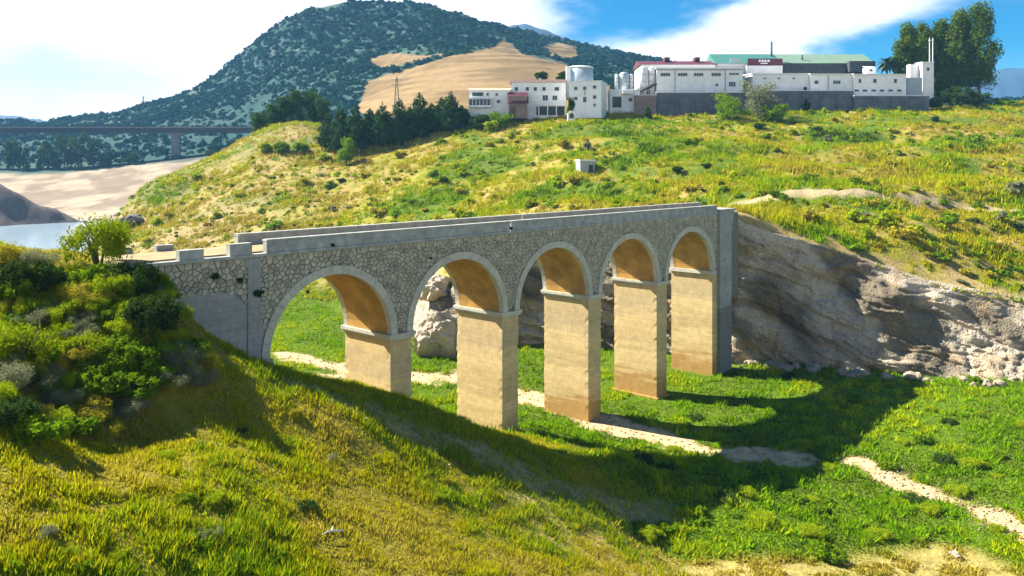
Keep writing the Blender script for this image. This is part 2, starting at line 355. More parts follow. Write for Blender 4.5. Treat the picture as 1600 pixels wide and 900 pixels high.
# cliff ------------------------------------------------------------
def build_cliff():
    pts_f = np.array([(f[0], f[1], -1.0) for f, t in CLIFF]); pts_t = np.array([t for f, t in CLIFF])
    seg = np.r_[0, np.cumsum(np.linalg.norm(np.diff(pts_f, axis=0), axis=1))]
    U = np.arange(60, seg[-1], .28); nv = 84
    def ip(P): return np.stack([np.interp(U, seg, P[:, k]) for k in range(3)], -1)
    sm = np.ones(15)/15
    def smooth(P): return np.stack([np.convolve(np.pad(P[:, k], 7, mode='edge'), sm, 'valid') for k in range(3)], -1)
    f = smooth(ip(pts_f)); t = smooth(ip(pts_t))
    v = np.linspace(0, 1, nv)[:, None, None]
    # bulging profile: steep below, rounded lip on top
    prof = np.where(v < .88, v*1.0, v)
    P = f[None]*(1-prof) + t[None]*prof
    hgt = (t[:, 2]-f[:, 2])[None]
    tan = np.gradient(f[:, :2], axis=0); tan /= np.linalg.norm(tan, axis=1)[:, None]
    nrm = np.stack([tan[:, 1]*-1, tan[:, 0]], -1)          # candidates
    out = f[:, :2]-t[:, :2]; nrm = np.where((nrm*out).sum(1)[:, None] > 0, nrm, -nrm)
    uu = np.broadcast_to(U[None], P.shape[:2]); zz = P[..., 2]
    q = zz*1.0 - uu*.34 + (fbm(uu*.08, zz*.15, 3)-.5)*5
    strata = fbm(q*.9, uu*.03, 3, .6); led = np.abs(((q*.55) % 1)-.5)*2
    big = fbm(uu*.10+4, zz*.16, 3)-.5; med = fbm(uu*.35, zz*.5+q*.3, 4)-.5; fin = fbm(uu*1.2, zz*1.6, 4)-.5
    ridg = 1-np.abs(2*fbm(uu*.22+8, q*.35, 3)-1)
    cr = 1-np.clip(np.abs(fbm(uu*.16+50, zz*.11+20, 3)-.5)/.028, 0, 1)
    saw = (q*.42) % 1; saw2 = (q*1.15+.3*big) % 1; blk = np.round(fbm(uu*.28+11, q*.5, 2)*9)/9
    d = big*1.9 + med*.9 + fin*.4 + (strata-.5)*1.4 + (saw-.5)*1.25 + (saw2-.5)*.42 + (blk-.5)*1.5 + (ridg-.7)*1.2 - cr*.4
    upx = np.interp(U, seg, [CX+F*p[0]/p[1] for p in pts_f])[None]; lump = np.exp(-((upx-1385)/60)**2-((zz-7.5)/3.0)**2); d = d+lump*2.6
    fade = np.minimum(sst(v[..., 0], 1.0, .86), 1.0)
    fade = np.broadcast_to(fade, d.shape)*np.clip(hgt/10, .25, 1.0)
    d = d*(.15+.85*fade)
    P = P.copy(); P[..., 0] += nrm[None, :, 0]*d; P[..., 1] += nrm[None, :, 1]*d
    P[..., 2] += (med*.8)*fade
    # lip running back under the turf
    back = [P]
    for k, (dd, dz) in enumerate([(.8, .12), (2.0, .1), (3.6, -.7)]):
        B = P[-1:].copy(); B[..., 0] -= nrm[None, :, 0]*dd; B[..., 1] -= nrm[None, :, 1]*dd; B[..., 2] += dz+(fin[-1:]*.6); back.append(B)
    P = np.concatenate(back, 0); n, m = P.shape[:2]
    tone = fbm(uu*.12+3, q*.25, 4); pale = sst(tone, .4, .62)
    c = mixc(np.broadcast_to(C(.19,.16,.11), d.shape+(3,)), C(.50,.42,.31), pale)
    c = mixc(c, C(.40,.24,.10), sst(fbm(uu*.2, zz*.3+70, 3), .58, .72)*.35)
    c = mixc(c, C(.10,.085,.07), np.clip(cr*.25+sst(strata, .62, .75)*.15, 0, 1))
    c = np.concatenate([c, np.broadcast_to(c[-1:], (n-nv, m, 3))*np.array([.8, .8, .62])], 0)
    i = np.arange(n*m).reshape(n, m); Fc = np.stack([i[:-1, :-1], i[:-1, 1:], i[1:, 1:], i[1:, :-1]], -1).reshape(-1, 4)[:, ::-1]
    o = obj('cliff', npmesh('cliff', P.reshape(-1, 3), Fc, m_ground('cliff_rock', 1.0, 4.5, 3.0, .42), c.reshape(-1, 3), False))
    tag(o, 'layered pale limestone cliff along the river bed', kind='structure')
build_cliff()

# water -----------------------------------------------------------
def build_water():
    m, nt, N, L, P = mat_new('reservoir_water')
    P.inputs['Base Color'].default_value = (.30, .40, .48, 1); P.inputs['Roughness'].default_value = .12; P.inputs['IOR'].default_value = 1.33
    n = N.new('ShaderNodeTexNoise'); n.inputs['Scale'].default_value = .4; n.inputs['Detail'].default_value = 4; tc = N.new('ShaderNodeTexCoord'); L.new(tc.outputs['Object'], n.inputs['Vector'])
    b = N.new('ShaderNodeBump'); b.inputs['Strength'].default_value = .25; b.inputs['Distance'].default_value = .3; L.new(n.outputs[0], b.inputs['Height']); L.new(b.outputs[0], P.inputs['Normal'])
    me = MB().add([(-700, 120, -1.2), (-40, 120, -1.2), (-40, 700, -1.2), (-700, 700, -1.2)], [(0, 1, 2, 3)]).mesh('water', m)
    tag(obj('water', me), 'pale reservoir water beyond the near bank', kind='structure')
build_water()

# far country: beach, lower hills and the mountain as one sheet --------------------
FAR_COLS = {   # photo column: (distance, photo row) from the near shore up to the ridge
    -400: [(380,352),(440,338),(500,305),(560,275),(640,255),(760,228),(900,208),(1000,196)],
    0:    [(380,352),(440,336),(500,303),(560,272),(640,252),(760,226),(900,206),(1000,194)],
    110:  [(380,352),(440,336),(500,303),(560,272),(640,250),(760,222),(900,202),(1000,188)],
    170:  [(380,350),(440,330),(500,300),(560,268),(640,245),(760,215),(900,195),(1000,181)],
    230:  [(380,348),(440,325),(500,298),(560,262),(640,240),(760,205),(900,180),(1000,164)],
    300:  [(380,345),(440,320),(500,290),(560,255),(640,232),(760,195),(900,160),(1000,138)],
    345:  [(380,340),(440,315),(500,285),(560,250),(640,225),(760,182),(900,140),(1000,113)],
    380:  [(380,335),(440,310),(500,280),(560,245),(640,220),(760,170),(900,122),(1000,86)],
    400:  [(380,335),(440,310),(500,278),(560,243),(640,215),(760,162),(900,108),(1000,66)],
    430:  [(380,330),(440,300),(500,270),(560,238),(640,208),(760,150),(900,90),(1000,43)],
    465:  [(380,320),(440,285),(500,255),(560,228),(640,200),(760,140),(900,72),(1000,17)],
    500:  [(380,290),(440,255),(500,232),(560,212),(640,185),(760,128),(900,62),(1000,8)],
    540:  [(380,260),(440,225),(500,205),(560,190),(640,168),(760,118),(900,55),(1000,2)],
    620:  [(380,230),(440,195),(500,170),(560,150),(640,128),(760,95),(900,45),(1000,3)],
    700:  [(380,215),(440,182),(500,155),(560,130),(640,106),(760,75),(900,38),(1000,12)],
    780:  [(380,205),(440,172),(500,145),(560,120),(640,95),(760,72),(900,55),(1000,40)],
    850:  [(380,200),(440,170),(500,145),(560,124),(640,105),(760,86),(900,68),(1000,55)],
    930:  [(380,195),(440,170),(500,150),(560,132),(640,115),(760,100),(900,84),(1000,74)],
    1000: [(380,192),(440,172),(500,155),(560,140),(640,125),(760,108),(900,94),(1000,84)],
    1120: [(380,188),(440,176),(500,165),(560,155),(640,144),(760,130),(900,120),(1000,113)],
    1300: [(380,185),(440,180),(500,174),(560,168),(640,162),(760,155),(900,150),(1000,146)],
    1560: [(380,180),(440,178),(500,175),(560,172),(640,168),(760,164),(900,160),(1000,158)],
    2000: [(380,180),(440,178),(500,175),(560,172),(640,168),(760,164),(900,160),(1000,156)]}
def far_z(x, Y, rough=True):
    z = sum(far_z0(x+o, Y) for o in (-48, -32, -16, 0, 16, 32, 48))/7
    x = np.asarray(x, float); Y = np.asarray(Y, float)
    if rough:
        X = (x-CX)/F*Y; am = sst(Y, 520, 800)*np.clip((z-20)/90, .05, 1)
        z = z + (fbm(X*.012, Y*.012, 4)-.5)*18*am + (fbm(X*.06, Y*.06, 3)-.5)*5*am
        rg = 1-np.abs(2*fbm(X*.02+40, Y*.008, 3)-1); z = z + (rg-.75)*14*am*sst(x, 620, 420)
    return z
def far_z0(x, Y):
    xs = np.array(sorted(FAR_COLS)); D = np.array([p[0] for p in FAR_COLS[0]], float)
    Zt = np.array([[HC-(p[1]-HY)/F*p[0] for p in FAR_COLS[k]] for k in xs])
    x = np.asarray(x, float); Y = np.asarray(Y, float)
    i = np.clip(np.searchsorted(xs, x)-1, 0, len(xs)-2); fx = np.clip((x-xs[i])/(xs[i+1]-xs[i]), 0, 1)
    Yc = np.clip(Y, D[0], D[-1]); j = np.clip(np.searchsorted(D, Yc)-1, 0, len(D)-2); fy = (Yc-D[j])/(D[j+1]-D[j])
    z = (Zt[i, j]*(1-fx)+Zt[i+1, j]*fx)*(1-fy)+(Zt[i, j+1]*(1-fx)+Zt[i+1, j+1]*fx)*fy
    return z - np.clip(Y-1010, 0, None)*.45
def in_poly(x, y, P):
    r = np.zeros(np.shape(x), bool); n = len(P)
    for i in range(n):
        (x1, y1), (x2, y2) = P[i], P[i-1]
        r ^= ((y1 > y) != (y2 > y)) & (x < (x2-x1)*(y-y1)/(y2-y1+1e-9)+x1)
    return r
FIELD = [(560,175),(572,128),(640,107),(700,88),(765,77),(785,64),(800,68),(815,84),(862,93),(885,100),(900,118),(960,135),(960,190),(700,200)]
FIELD2 = [(846,70),(870,66),(900,72),(905,88),(880,96),(856,84)]
FIELD3 = [(575,92),(610,84),(660,88),(700,84),(640,102),(590,108)]
def build_far():
    cols = np.arange(-500, 2000, 4.0); Y = np.concatenate([np.linspace(380, 700, 120), np.linspace(704, 1080, 110)])
    x, YY = np.meshgrid(cols, Y); Z = far_z(x, YY); X = (x-CX)/F*YY
    px, py = x, HY+F*(HC-Z)/YY
    n1 = fbm(X*.015, YY*.015, 4); n2 = fbm(X*.06, YY*.06, 4)
    grn = C(.017,.056,.050); dry = C(.04,.085,.06); rock = C(.10,.13,.12)  # blue of the distant haze is put into these cover colours
    c = mixc(np.broadcast_to(grn, X.shape+(3,)), dry, sst(n1, .5, .66)*.8); c = mixc(c, rock, sst(n2, .62, .74)*sst(Z, 60, 140)*.8)
    beach = 1-sst(YY+(n1-.5)*60, 555, 585)
    c = mixc(c, mixc(np.broadcast_to(C(.20,.155,.11), X.shape+(3,)), C(.34,.265,.185), sst(n2, .4, .6)), beach*(x < 520))
    V = np.stack([X, YY, Z], -1).reshape(-1, 3); n, m = x.shape
    i = np.arange(n*m).reshape(n, m); Fc = np.stack([i[:-1, :-1], i[:-1, 1:], i[1:, 1:], i[1:, :-1]], -1).reshape(-1, 4)
    qx = px + (n2-.5)*14; qy = py + (n1-.5)*8
    fm = (in_poly(qx, qy, FIELD) | in_poly(qx, qy, FIELD2) | in_poly(qx, qy, FIELD3)) & (YY < 980)
    gold = mixc(np.broadcast_to(C(.15,.10,.04), X.shape+(3,)), C(.23,.155,.07), sst(fbm(X*.02, Z*.25, 4), .35, .65))
    c = np.where(fm[..., None], gold, c)
    ff = fm.reshape(-1)[Fc].all(1)
    c = c.reshape(-1, 3)
    mg = m_ground('far_cover', .6, .12, .08, .25)
    for name, sel, lab in (('mountain', ~ff, 'wooded mountain and far shore behind the valley'), ('dry_field', ff, 'golden dry field on the lower flank of the mountain')):
        used = np.unique(Fc[sel]); mp = np.full(len(V), -1); mp[used] = np.arange(len(used))
        o = obj(name, npmesh(name, V[used], mp[Fc[sel]], mg, c[used], True)); tag(o, lab, kind='structure')
    return fm, x, YY
FM = build_far()
def build_far_ridges():
    mg = m_plain('far_ridge', (.02, .05, .09), .95, .3, .004)  # ridge colour carries the haze blue of its distance
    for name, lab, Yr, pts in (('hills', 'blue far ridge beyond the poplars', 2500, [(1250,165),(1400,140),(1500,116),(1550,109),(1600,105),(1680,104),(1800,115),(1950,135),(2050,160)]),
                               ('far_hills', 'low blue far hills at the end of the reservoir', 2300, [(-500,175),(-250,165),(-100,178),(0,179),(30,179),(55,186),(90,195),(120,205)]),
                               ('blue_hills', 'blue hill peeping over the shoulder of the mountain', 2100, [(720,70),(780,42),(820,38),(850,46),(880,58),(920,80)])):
        xs = np.arange(pts[0][0], pts[-1][0], 4.0); ys = np.interp(xs, [p[0] for p in pts], [p[1] for p in pts])
        rows = []
        for k, (fr, dy) in enumerate([(0, -500), (.35, -330), (.6, -200), (.85, -80), (1, 0), (.6, 200), (0, 500)]):
            Y = Yr+dy; top = HC+(HY-ys)/F*Yr; z = top*fr + (fbm(xs*.03, np.full_like(xs, k*1.7), 4)-.5)*(60 if fr < 1 else 14) - (5 if fr == 0 else 0)
            rows.append(np.stack([(xs-CX)/F*Y, np.full_like(xs, Y), z], -1))
        P = np.array(rows); n, m = P.shape[:2]; i = np.arange(n*m).reshape(n, m)
        Fc = np.stack([i[:-1, :-1], i[:-1, 1:], i[1:, 1:], i[1:, :-1]], -1).reshape(-1, 4)
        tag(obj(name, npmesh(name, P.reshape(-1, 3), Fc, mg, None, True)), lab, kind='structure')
    # ground running on to the horizon under everything far
    me = MB().add([(-6000, 1000, -6), (6000, 1000, -6), (6000, 9000, -6), (-6000, 9000, -6)], [(0, 1, 2, 3)]).mesh('plain', mg)
    tag(obj('plain', me), 'low far plain running on to the horizon', kind='structure')
build_far_ridges()
# ------------------------------------------------------------------ stone bridge (built in its own frame: x along, y across to the back, z up)
BZ = 20.0; SPR = 12.75; RAD = (BAY-PT)/2; RISE = 5.25; RING = 0.62
M_STONE = m_plain('rubble_stone', (.41, .37, .27), .92, .25, 1.8, .6, 9, obj_rand=.25)
M_MORTAR = m_plain('mortar', (.18, .165, .125), .95, .25, 2.5, .3, 14)
M_ASHLAR = m_plain('dressed_stone', (.50, .47, .38), .88, .2, 1.2, .25, 10)
M_PARA = m_plain('parapet_render', (.34, .345, .31), .9, .34, 1.1, .35, 8)
M_DIRT = m_plain('deck_dirt', (.30, .23, .12), .95, .3, .8, .4, 6)
def m_plaster(name, base, low, wet, z0=0.0):
    """rendered masonry with water-line stains and run-offs; low can also carry painted shade"""
    m, nt, N, L, P = mat_new(name)
    tc = N.new('ShaderNodeTexCoord'); sp = N.new('ShaderNodeSeparateXYZ'); L.new(tc.outputs['Object'], sp.inputs[0])
    mp = N.new('ShaderNodeMapping'); mp.inputs['Scale'].default_value = (.25, .25, 2.2); L.new(tc.outputs['Object'], mp.inputs[0])
    n1 = N.new('ShaderNodeTexNoise'); n1.inputs['Scale'].default_value = .8; n1.inputs['Detail'].default_value = 6; L.new(mp.outputs[0], n1.inputs[0])
    n2 = N.new('ShaderNodeTexNoise'); n2.inputs['Scale'].default_value = 1.6; n2.inputs['Detail'].default_value = 8; n2.inputs['Roughness'].default_value = .7; L.new(tc.outputs['Object'], n2.inputs[0])
    ad = N.new('ShaderNodeMath'); ad.operation = 'MULTIPLY_ADD'; L.new(n1.outputs[0], ad.inputs[0]); ad.inputs[1].default_value = 5.0; L.new(sp.outputs[2], ad.inputs[2])
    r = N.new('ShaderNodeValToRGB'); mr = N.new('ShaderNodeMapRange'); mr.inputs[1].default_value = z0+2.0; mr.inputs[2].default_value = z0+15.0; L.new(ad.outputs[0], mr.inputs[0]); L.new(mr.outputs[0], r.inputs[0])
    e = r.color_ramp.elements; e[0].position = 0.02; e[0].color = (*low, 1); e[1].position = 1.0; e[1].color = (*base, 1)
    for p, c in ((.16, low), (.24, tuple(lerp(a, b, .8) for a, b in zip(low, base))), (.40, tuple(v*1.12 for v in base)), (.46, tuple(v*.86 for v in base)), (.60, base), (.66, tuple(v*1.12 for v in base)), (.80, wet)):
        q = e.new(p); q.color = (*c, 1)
    h = N.new('ShaderNodeHueSaturation'); m2 = N.new('ShaderNodeMapRange'); m2.inputs[1].default_value = .3; m2.inputs[2].default_value = .7; m2.inputs[3].default_value = .80; m2.inputs[4].default_value = 1.15
    L.new(n2.outputs[0], m2.inputs[0]); L.new(m2.outputs[0], h.inputs['Value']); L.new(r.outputs[0], h.inputs['Color'])
    # block courses, barely there
    xy = N.new('ShaderNodeMath'); xy.operation = 'ADD'; L.new(sp.outputs[0], xy.inputs[0]); L.new(sp.outputs[1], xy.inputs[1]); cb = N.new('ShaderNodeCombineXYZ'); L.new(xy.outputs[0], cb.inputs[0]); L.new(sp.outputs[2], cb.inputs[1])
    br = N.new('ShaderNodeTexBrick'); br.inputs['Scale'].default_value = 1.0; br.inputs['Brick Width'].default_value = .95; br.inputs['Row Height'].default_value = .42; br.inputs['Mortar Size'].default_value = .025; br.inputs['Mortar Smooth'].default_value = .6
    br.inputs['Color1'].default_value = (1, 1, 1, 1); br.inputs['Color2'].default_value = (.88, .88, .88, 1); br.inputs['Mortar'].default_value = (.68, .68, .68, 1); L.new(cb.outputs[0], br.inputs[0])
    ml = N.new('ShaderNodeMix'); ml.data_type = 'RGBA'; ml.blend_type = 'MULTIPLY'; ml.inputs[0].default_value = .55
    bk = N.new('ShaderNodeTexNoise'); bk.inputs['Scale'].default_value = 9; bk.inputs['Detail'].default_value = 4; L.new(tc.outputs['Object'], bk.inputs[0])
    bp = N.new('ShaderNodeBump'); bp.inputs['Strength'].default_value = .3; bp.inputs['Distance'].default_value = .05; L.new(bk.outputs[0], bp.inputs['Height']); L.new(bp.outputs[0], P.inputs['Normal'])
    L.new(h.outputs[0], ml.inputs[6]); L.new(br.outputs[0], ml.inputs[7]); L.new(ml.outputs[2], P.inputs['Base Color']); P.inputs['Roughness'].default_value = .9; P.inputs['Specular IOR Level'].default_value = .2
    return m
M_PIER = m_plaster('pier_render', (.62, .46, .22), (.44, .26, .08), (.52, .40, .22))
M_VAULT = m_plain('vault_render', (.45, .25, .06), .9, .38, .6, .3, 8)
M_ABUT = m_plaster('abutment_render', (.34, .335, .305), (.20, .195, .19), (.31, .31, .285), 6)  # low colour also paints the bushes' shade onto the wall foot
M_WEED = m_leaf('wall_weed_leaf', .3)

def build_bridge():
    o3 = bxy(0, 0)
    root = empty('stone_bridge', (o3[0], o3[1], 0), math.atan2(BD[1], BD[0]))
    tag(root, 'old five-arch masonry road bridge across the dry river bed', 'bridge')
    SL, SR = -48.0, 30.4
    piers = [-2*BAY, -BAY, 0.0, BAY]               # right edge of each free pier
    eR = 2*BAY                                     # right abutment pier (right edge)
    # spandrel walls: one solid outline with five arch openings; joints recessed behind the stones
    xs = [(-3*BAY+k*BAY, -3*BAY+k*BAY+2*RAD) for k in range(5)]      # spans
    NA = 28
    pts = [(SL, BZ-.2), (SL, 9.0), (xs[0][0], 9.0)]
    arc_edges = []
    for a, b in xs:
        c = (a+b)/2
        pts.append((a, SPR))
        for k in range(NA+1):
            q = math.pi*(1-k/NA); pts.append((c+RAD*math.cos(q), SPR+.02+RISE*math.sin(q)))
        pts.append((b, SPR))
    # close the bottoms between the arches at springing level
    pts += [(xs[-1][1], 9.0), (SR, 9.0), (SR, BZ-.2)]
    body = MB(); body.prism(pts, 0.0, BW)
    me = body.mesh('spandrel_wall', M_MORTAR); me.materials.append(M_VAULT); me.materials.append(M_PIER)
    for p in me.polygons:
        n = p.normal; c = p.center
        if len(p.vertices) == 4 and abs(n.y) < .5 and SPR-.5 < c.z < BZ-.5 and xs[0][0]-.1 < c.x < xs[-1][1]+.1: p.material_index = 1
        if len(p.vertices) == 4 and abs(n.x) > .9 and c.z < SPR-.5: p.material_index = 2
    wall = obj('spandrel_wall', me, root); tag(wall, 'spandrel wall of irregular rubble stone')
    # piers with impost mouldings
    for k, e in enumerate(piers):
        # shaft in thin courses so that the corners wander and chip a little
        p = MB(); per = [(e-PT+PT*i/6, 0.0) for i in range(6)]+[(e, BW*i/12) for i in range(12)]+[(e-PT*i/6, BW) for i in range(6)]+[(e-PT, BW-BW*i/12) for i in range(12)]; nl = 34; m_ = len(per); vs = []
        for l in range(nl+1):
            z = lerp(-1.5, SPR-.45, l/nl)
            for i, (x, y) in enumerate(per):
                cr = .06*random.random()**3 if i in (0, 6, 18, 24) else 0.0; j = random.gauss(0, .0012)+cr; cx, cy = e-PT/2, BW/2
                vs.append((x+(cx-x)/abs(cx-x+1e-9)*j if abs(cx-x) > PT*.49 else x, y+(cy-y)/abs(cy-y+1e-9)*j if abs(cy-y) > BW*.49 else y, z))
        p.add(vs, [(l*m_+i, l*m_+(i+1) % m_, (l+1)*m_+(i+1) % m_, (l+1)*m_+i) for l in range(nl) for i in range(m_)])
        po = p.build('pier', M_PIER, root)
        i = MB(); i.box(e-PT-.16, e+.16, -.16, BW+.16, SPR-.45, SPR-.25); i.box(e-PT-.26, e+.26, -.26, BW+.26, SPR-.25, SPR+.02)
        i.build('impost', M_ASHLAR, po)
        ft = MB(); ft.box(e-PT-.25, e+.25, -.25, BW+.25, -1.6, -.25); ft.build('footing', M_PIER, po)
    # right abutment pier and its buttress
    e0 = xs[-1][1]
    p = MB(); p.box(e0, e0+2.3, .003, BW, -1.5, 9.0); po = p.build('abutment_pier', M_PIER, root)
    p = MB(); p.box(e0+.004, e0+1.2, -.012, 0.0, 8.0, SPR-.45); p.build('facing', M_PIER, po)
    i = MB(); i.box(e0-.26, e0+.9, -.2, BW+.2, SPR-.40, SPR+.02); i.build('impost', M_ASHLAR, po)
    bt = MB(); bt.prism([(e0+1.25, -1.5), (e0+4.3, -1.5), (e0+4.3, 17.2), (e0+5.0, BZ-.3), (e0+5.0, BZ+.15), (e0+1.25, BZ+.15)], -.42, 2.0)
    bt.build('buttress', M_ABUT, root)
    ib = MB(); ib.box(e0+1.15, e0+5.25, -.6, 2.2, BZ+.15, BZ+.40); ib.build('buttress_cap', M_PARA, root)
    # left abutment wall facing (rendered, stained, bush shade in its low colour) under a band of stones
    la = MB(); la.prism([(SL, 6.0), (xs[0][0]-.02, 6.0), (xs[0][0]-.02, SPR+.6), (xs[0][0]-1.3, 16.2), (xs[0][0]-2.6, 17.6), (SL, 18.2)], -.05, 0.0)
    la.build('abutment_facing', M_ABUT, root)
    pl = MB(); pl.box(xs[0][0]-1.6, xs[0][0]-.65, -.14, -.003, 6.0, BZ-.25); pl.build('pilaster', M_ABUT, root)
    im = MB(); im.box(xs[0][0]-.6, xs[0][0]+.25, -.2, BW+.2, SPR-.40, SPR+.02); im.build('impost', M_ASHLAR, root)
    # arch rings, front and back, cut into voussoirs with fine joints
    for side, (y0, y1) in enumerate(((-.16, .35), (BW-.35, BW+.16))):
        for a, b in xs:
            c = (a+b)/2; ring = MB(); n = 33
            for k in range(n):
                q0 = math.pi*(1-(k+.02)/n); q1 = math.pi*(1-(k+.98)/n); P = []
                for q, ri in ((q0, 0), (q1, 0), (q1, RING), (q0, RING)):
                    P.append((c+(RAD-.012+ri)*math.cos(q), SPR+.02+(RISE-.012+ri)*math.sin(q)))
                j = .012*random.random(); ring.prism(P[::-1], y0-j, y1)
            r = ring.build('arch_ring', M_ASHLAR, root)
    # string course, deck, parapets
    sc = MB(); sc.prism([(SL, BZ-.2), (e0+1.2, BZ-.2), (e0+1.2, BZ), (SL, BZ)], -.22, BW+.22); sc.build('string_course', M_PARA, root)
    dk = MB(); dk.box(SL, SR, .45, BW-.45, BZ+.004, BZ+.10); dk.build('roadway', M_DIRT, root)
    def para(a, b, y0, y1, h=.92, name='parapet'):
        p = MB(); n = max(1, int((b-a)/3.0)); 
        p.box(a, b, y0+.03, y1-.03, BZ+.002, BZ+h-.16)
        q = p.build(name, M_PARA, root)
        cp = MB(); cp.box(a-.02, b+.02, y0-.03, y1+.03, BZ+h-.16, BZ+h); cp.build('coping', M_PARA, q)
        return q
    para(-38.6, -14.05, -.12, .38); para(-13.85, e0+1.1, -.12, .38)
    para(-37.6, -6.2, BW-.38, BW+.12); para(-6.0, SR, BW-.38, BW+.12)
    for a, b, h in ((-44.7, -43.1, .62), (-41.3, -39.7, .78)):
        p = MB(); p.box(a, b, -.12, .36, BZ+.002, BZ+h); p.build('parapet_stub', M_PARA, root)
    for a, b in ((-46.5, -45.2), (-43.6, -42.4)):
        p = MB(); p.box(a, b, BW-.4, BW+.1, BZ+.002, BZ+.5); p.build('parapet_stub', M_PARA, root)
    # rubble stones: irregular cells over the front face, each with its own edges
    pts = []
    rr = random.Random(4); g = .41
    nx = int((e0+1.1-SL)/g); nz = int((BZ-.2-11)/(g*.78))
    for j in range(nz):
        for i in range(nx):
            pts.append((SL+(i+.5+rr.uniform(-.48, .48)+.5*(j % 2))*g, 11+(j+.5+rr.uniform(-.46, .46))*g*.78))
    A = np.array(pts)
    def keep(x, z):
        if z > BZ-.32: return False
        if x < xs[0][0]-.5: return z > np.interp(x, [SL, xs[0][0]-2.6, xs[0][0]-1.3, xs[0][0]-.4], [18.0, 17.5, 16.1, 13.6])
        for a, b in xs:
            c = (a+b)/2; d = math.hypot((x-c)/(RAD+RING-.05), (z-SPR)/(RISE+RING-.05))
            if d < 1.0: return False
        return z > SPR+.3 and x < e0+1.1
    cells = []
    for i, (x, z) in enumerate(pts):
        if not keep(x, z): continue
        near = A[(np.abs(A[:, 0]-x) < 1.7) & (np.abs(A[:, 1]-z) < 1.5)]
        poly = [(x-.7, z-.6), (x+.7, z-.6), (x+.7, z+.6), (x-.7, z+.6)]
        zt = BZ-.205-z; poly = [(a, min(b, z+zt)) for a, b in poly]
        for nxx, nzz in near:
            dx, dz = nxx-x, nzz-z; l = math.hypot(dx, dz)
            if l < 1e-6: continue
            ux, uz = dx/l, dz/l; lim = l/2-.022; out = []
            for k in range(len(poly)):
                p, q = poly[k], poly[(k+1) % len(poly)]
                dp = (p[0]-x)*ux+(p[1]-z)*uz-lim; dq = (q[0]-x)*ux+(q[1]-z)*uz-lim
                if dp <= 0: out.append(p)
                if (dp < 0) != (dq < 0) and abs(dp-dq) > 1e-9:
                    t = dp/(dp-dq); out.append((p[0]+(q[0]-p[0])*t, p[1]+(q[1]-p[1])*t))
            poly = out
            if len(poly) < 3: break
        if len(poly) >= 3: cells.append((x, z, poly))
    cells.sort(key=lambda c: c[0])                 # the nearest (left) ones show largest
    rest = MB()
    def stone(mb, x, z, poly, ox, oz):
        d = rr.uniform(.03, .10); n = len(poly); fl = [(lerp(px, x, .16)-ox, lerp(pz, z, .16)-oz) for px, pz in poly]
        vs = [(px-ox, -.003, pz-oz) for px, pz in poly]+[(px-ox, -d*.6, pz-oz) for px, pz in poly]+[(px, -d, pz) for px, pz in fl]
        mb.add(vs, [tuple(range(2*n, 3*n))]+[(i, (i+1) % n, (i+1) % n+n, i+n) for i in range(n)]+[(i+n, (i+1) % n+n, (i+1) % n+2*n, i+2*n) for i in range(n)])
    for k, (x, z, poly) in enumerate(cells):
        if k < 300:
            mb = MB(); stone(mb, x, z, poly, x, z); so = mb.build('stone', M_STONE, wall); so.location = (x, 0, z)
        else: stone(rest, x, z, poly, 0, 0)
    ro = rest.build('rubble_facing', M_STONE_FAR, root); ro['kind'] = 'stuff'
    return root
def stone_far():
    m = m_plain('rubble_stone_far', (.41, .37, .27), .92, .42, 1.3, .5, 9); return m
M_STONE_FAR = stone_far()
BRIDGE = build_bridge()
# ------------------------------------------------------------------ vegetation builders
def blades(P, h, w, col, lean=.35, seed=1):
    """one bent leaf blade (a triangle) at each point"""
    r = np.random.default_rng(seed); n = len(P); a = r.random(n)*2*np.pi; b = r.random(n)*2*np.pi
    d = np.stack([np.cos(a), np.sin(a), np.zeros(n)], -1); l = np.stack([np.cos(b), np.sin(b), np.zeros(n)], -1)*(r.random(n)*lean)[:, None]
    A = P-d*w[:, None]/2; B = P+d*w[:, None]/2; T = P+(l+np.array([0, 0, 1.0]))*h[:, None]
    A[:, 2] -= .05; B[:, 2] -= .05
    V = np.stack([A, B, T], 1).reshape(-1, 3); Fc = np.arange(3*n).reshape(n, 3)
    c = np.repeat(col, 3, axis=0)
    return V, Fc, c
def pick(cols, t):
    """interpolate along a list of colours by t in 0..1"""
    cols = np.array(cols); t = np.clip(t, 0, .9999)*(len(cols)-1); i = t.astype(int); f = (t-i)[:, None]
    return cols[i]*(1-f)+cols[i+1]*f
def scatter(n, y0, y1, p, u0, u1, r):
    """points over the ground, thinning with distance"""
    q = p+1; Y = (y0**q+(y1**q-y0**q)*r.random(n))**(1/q) if abs(q) > 1e-6 else y0*(y1/y0)**r.random(n)
    return (u0+(u1-u0)*r.random(n))*Y, Y
def on_bridge(X, Y, m=.3):
    dx = X-BO[0]; dy = Y-BO[1]; s = dx*BD[0]+dy*BD[1]; t = dx*BB[0]+dy*BB[1]
    k = np.zeros(np.shape(X), bool)
    for e in (-2*BAY, -BAY, 0, BAY): k |= (s > e-PT-m) & (s < e+m) & (t > -m) & (t < BW+m)
    k |= (s > 23) & (s < 31.5) & (t > -.8) & (t < BW+.4); k |= (s > -48.3) & (s < -38) & (t > -.2) & (t < BW+.3)
    return k
STRAW, OLIVE, YEL, GRN, DKG, VIV, LIME = (.40,.32,.045), (.30,.28,.006), (.42,.40,.004), (.15,.25,.004), (.045,.095,.005), (.18,.35,.003), (.36,.44,.004)
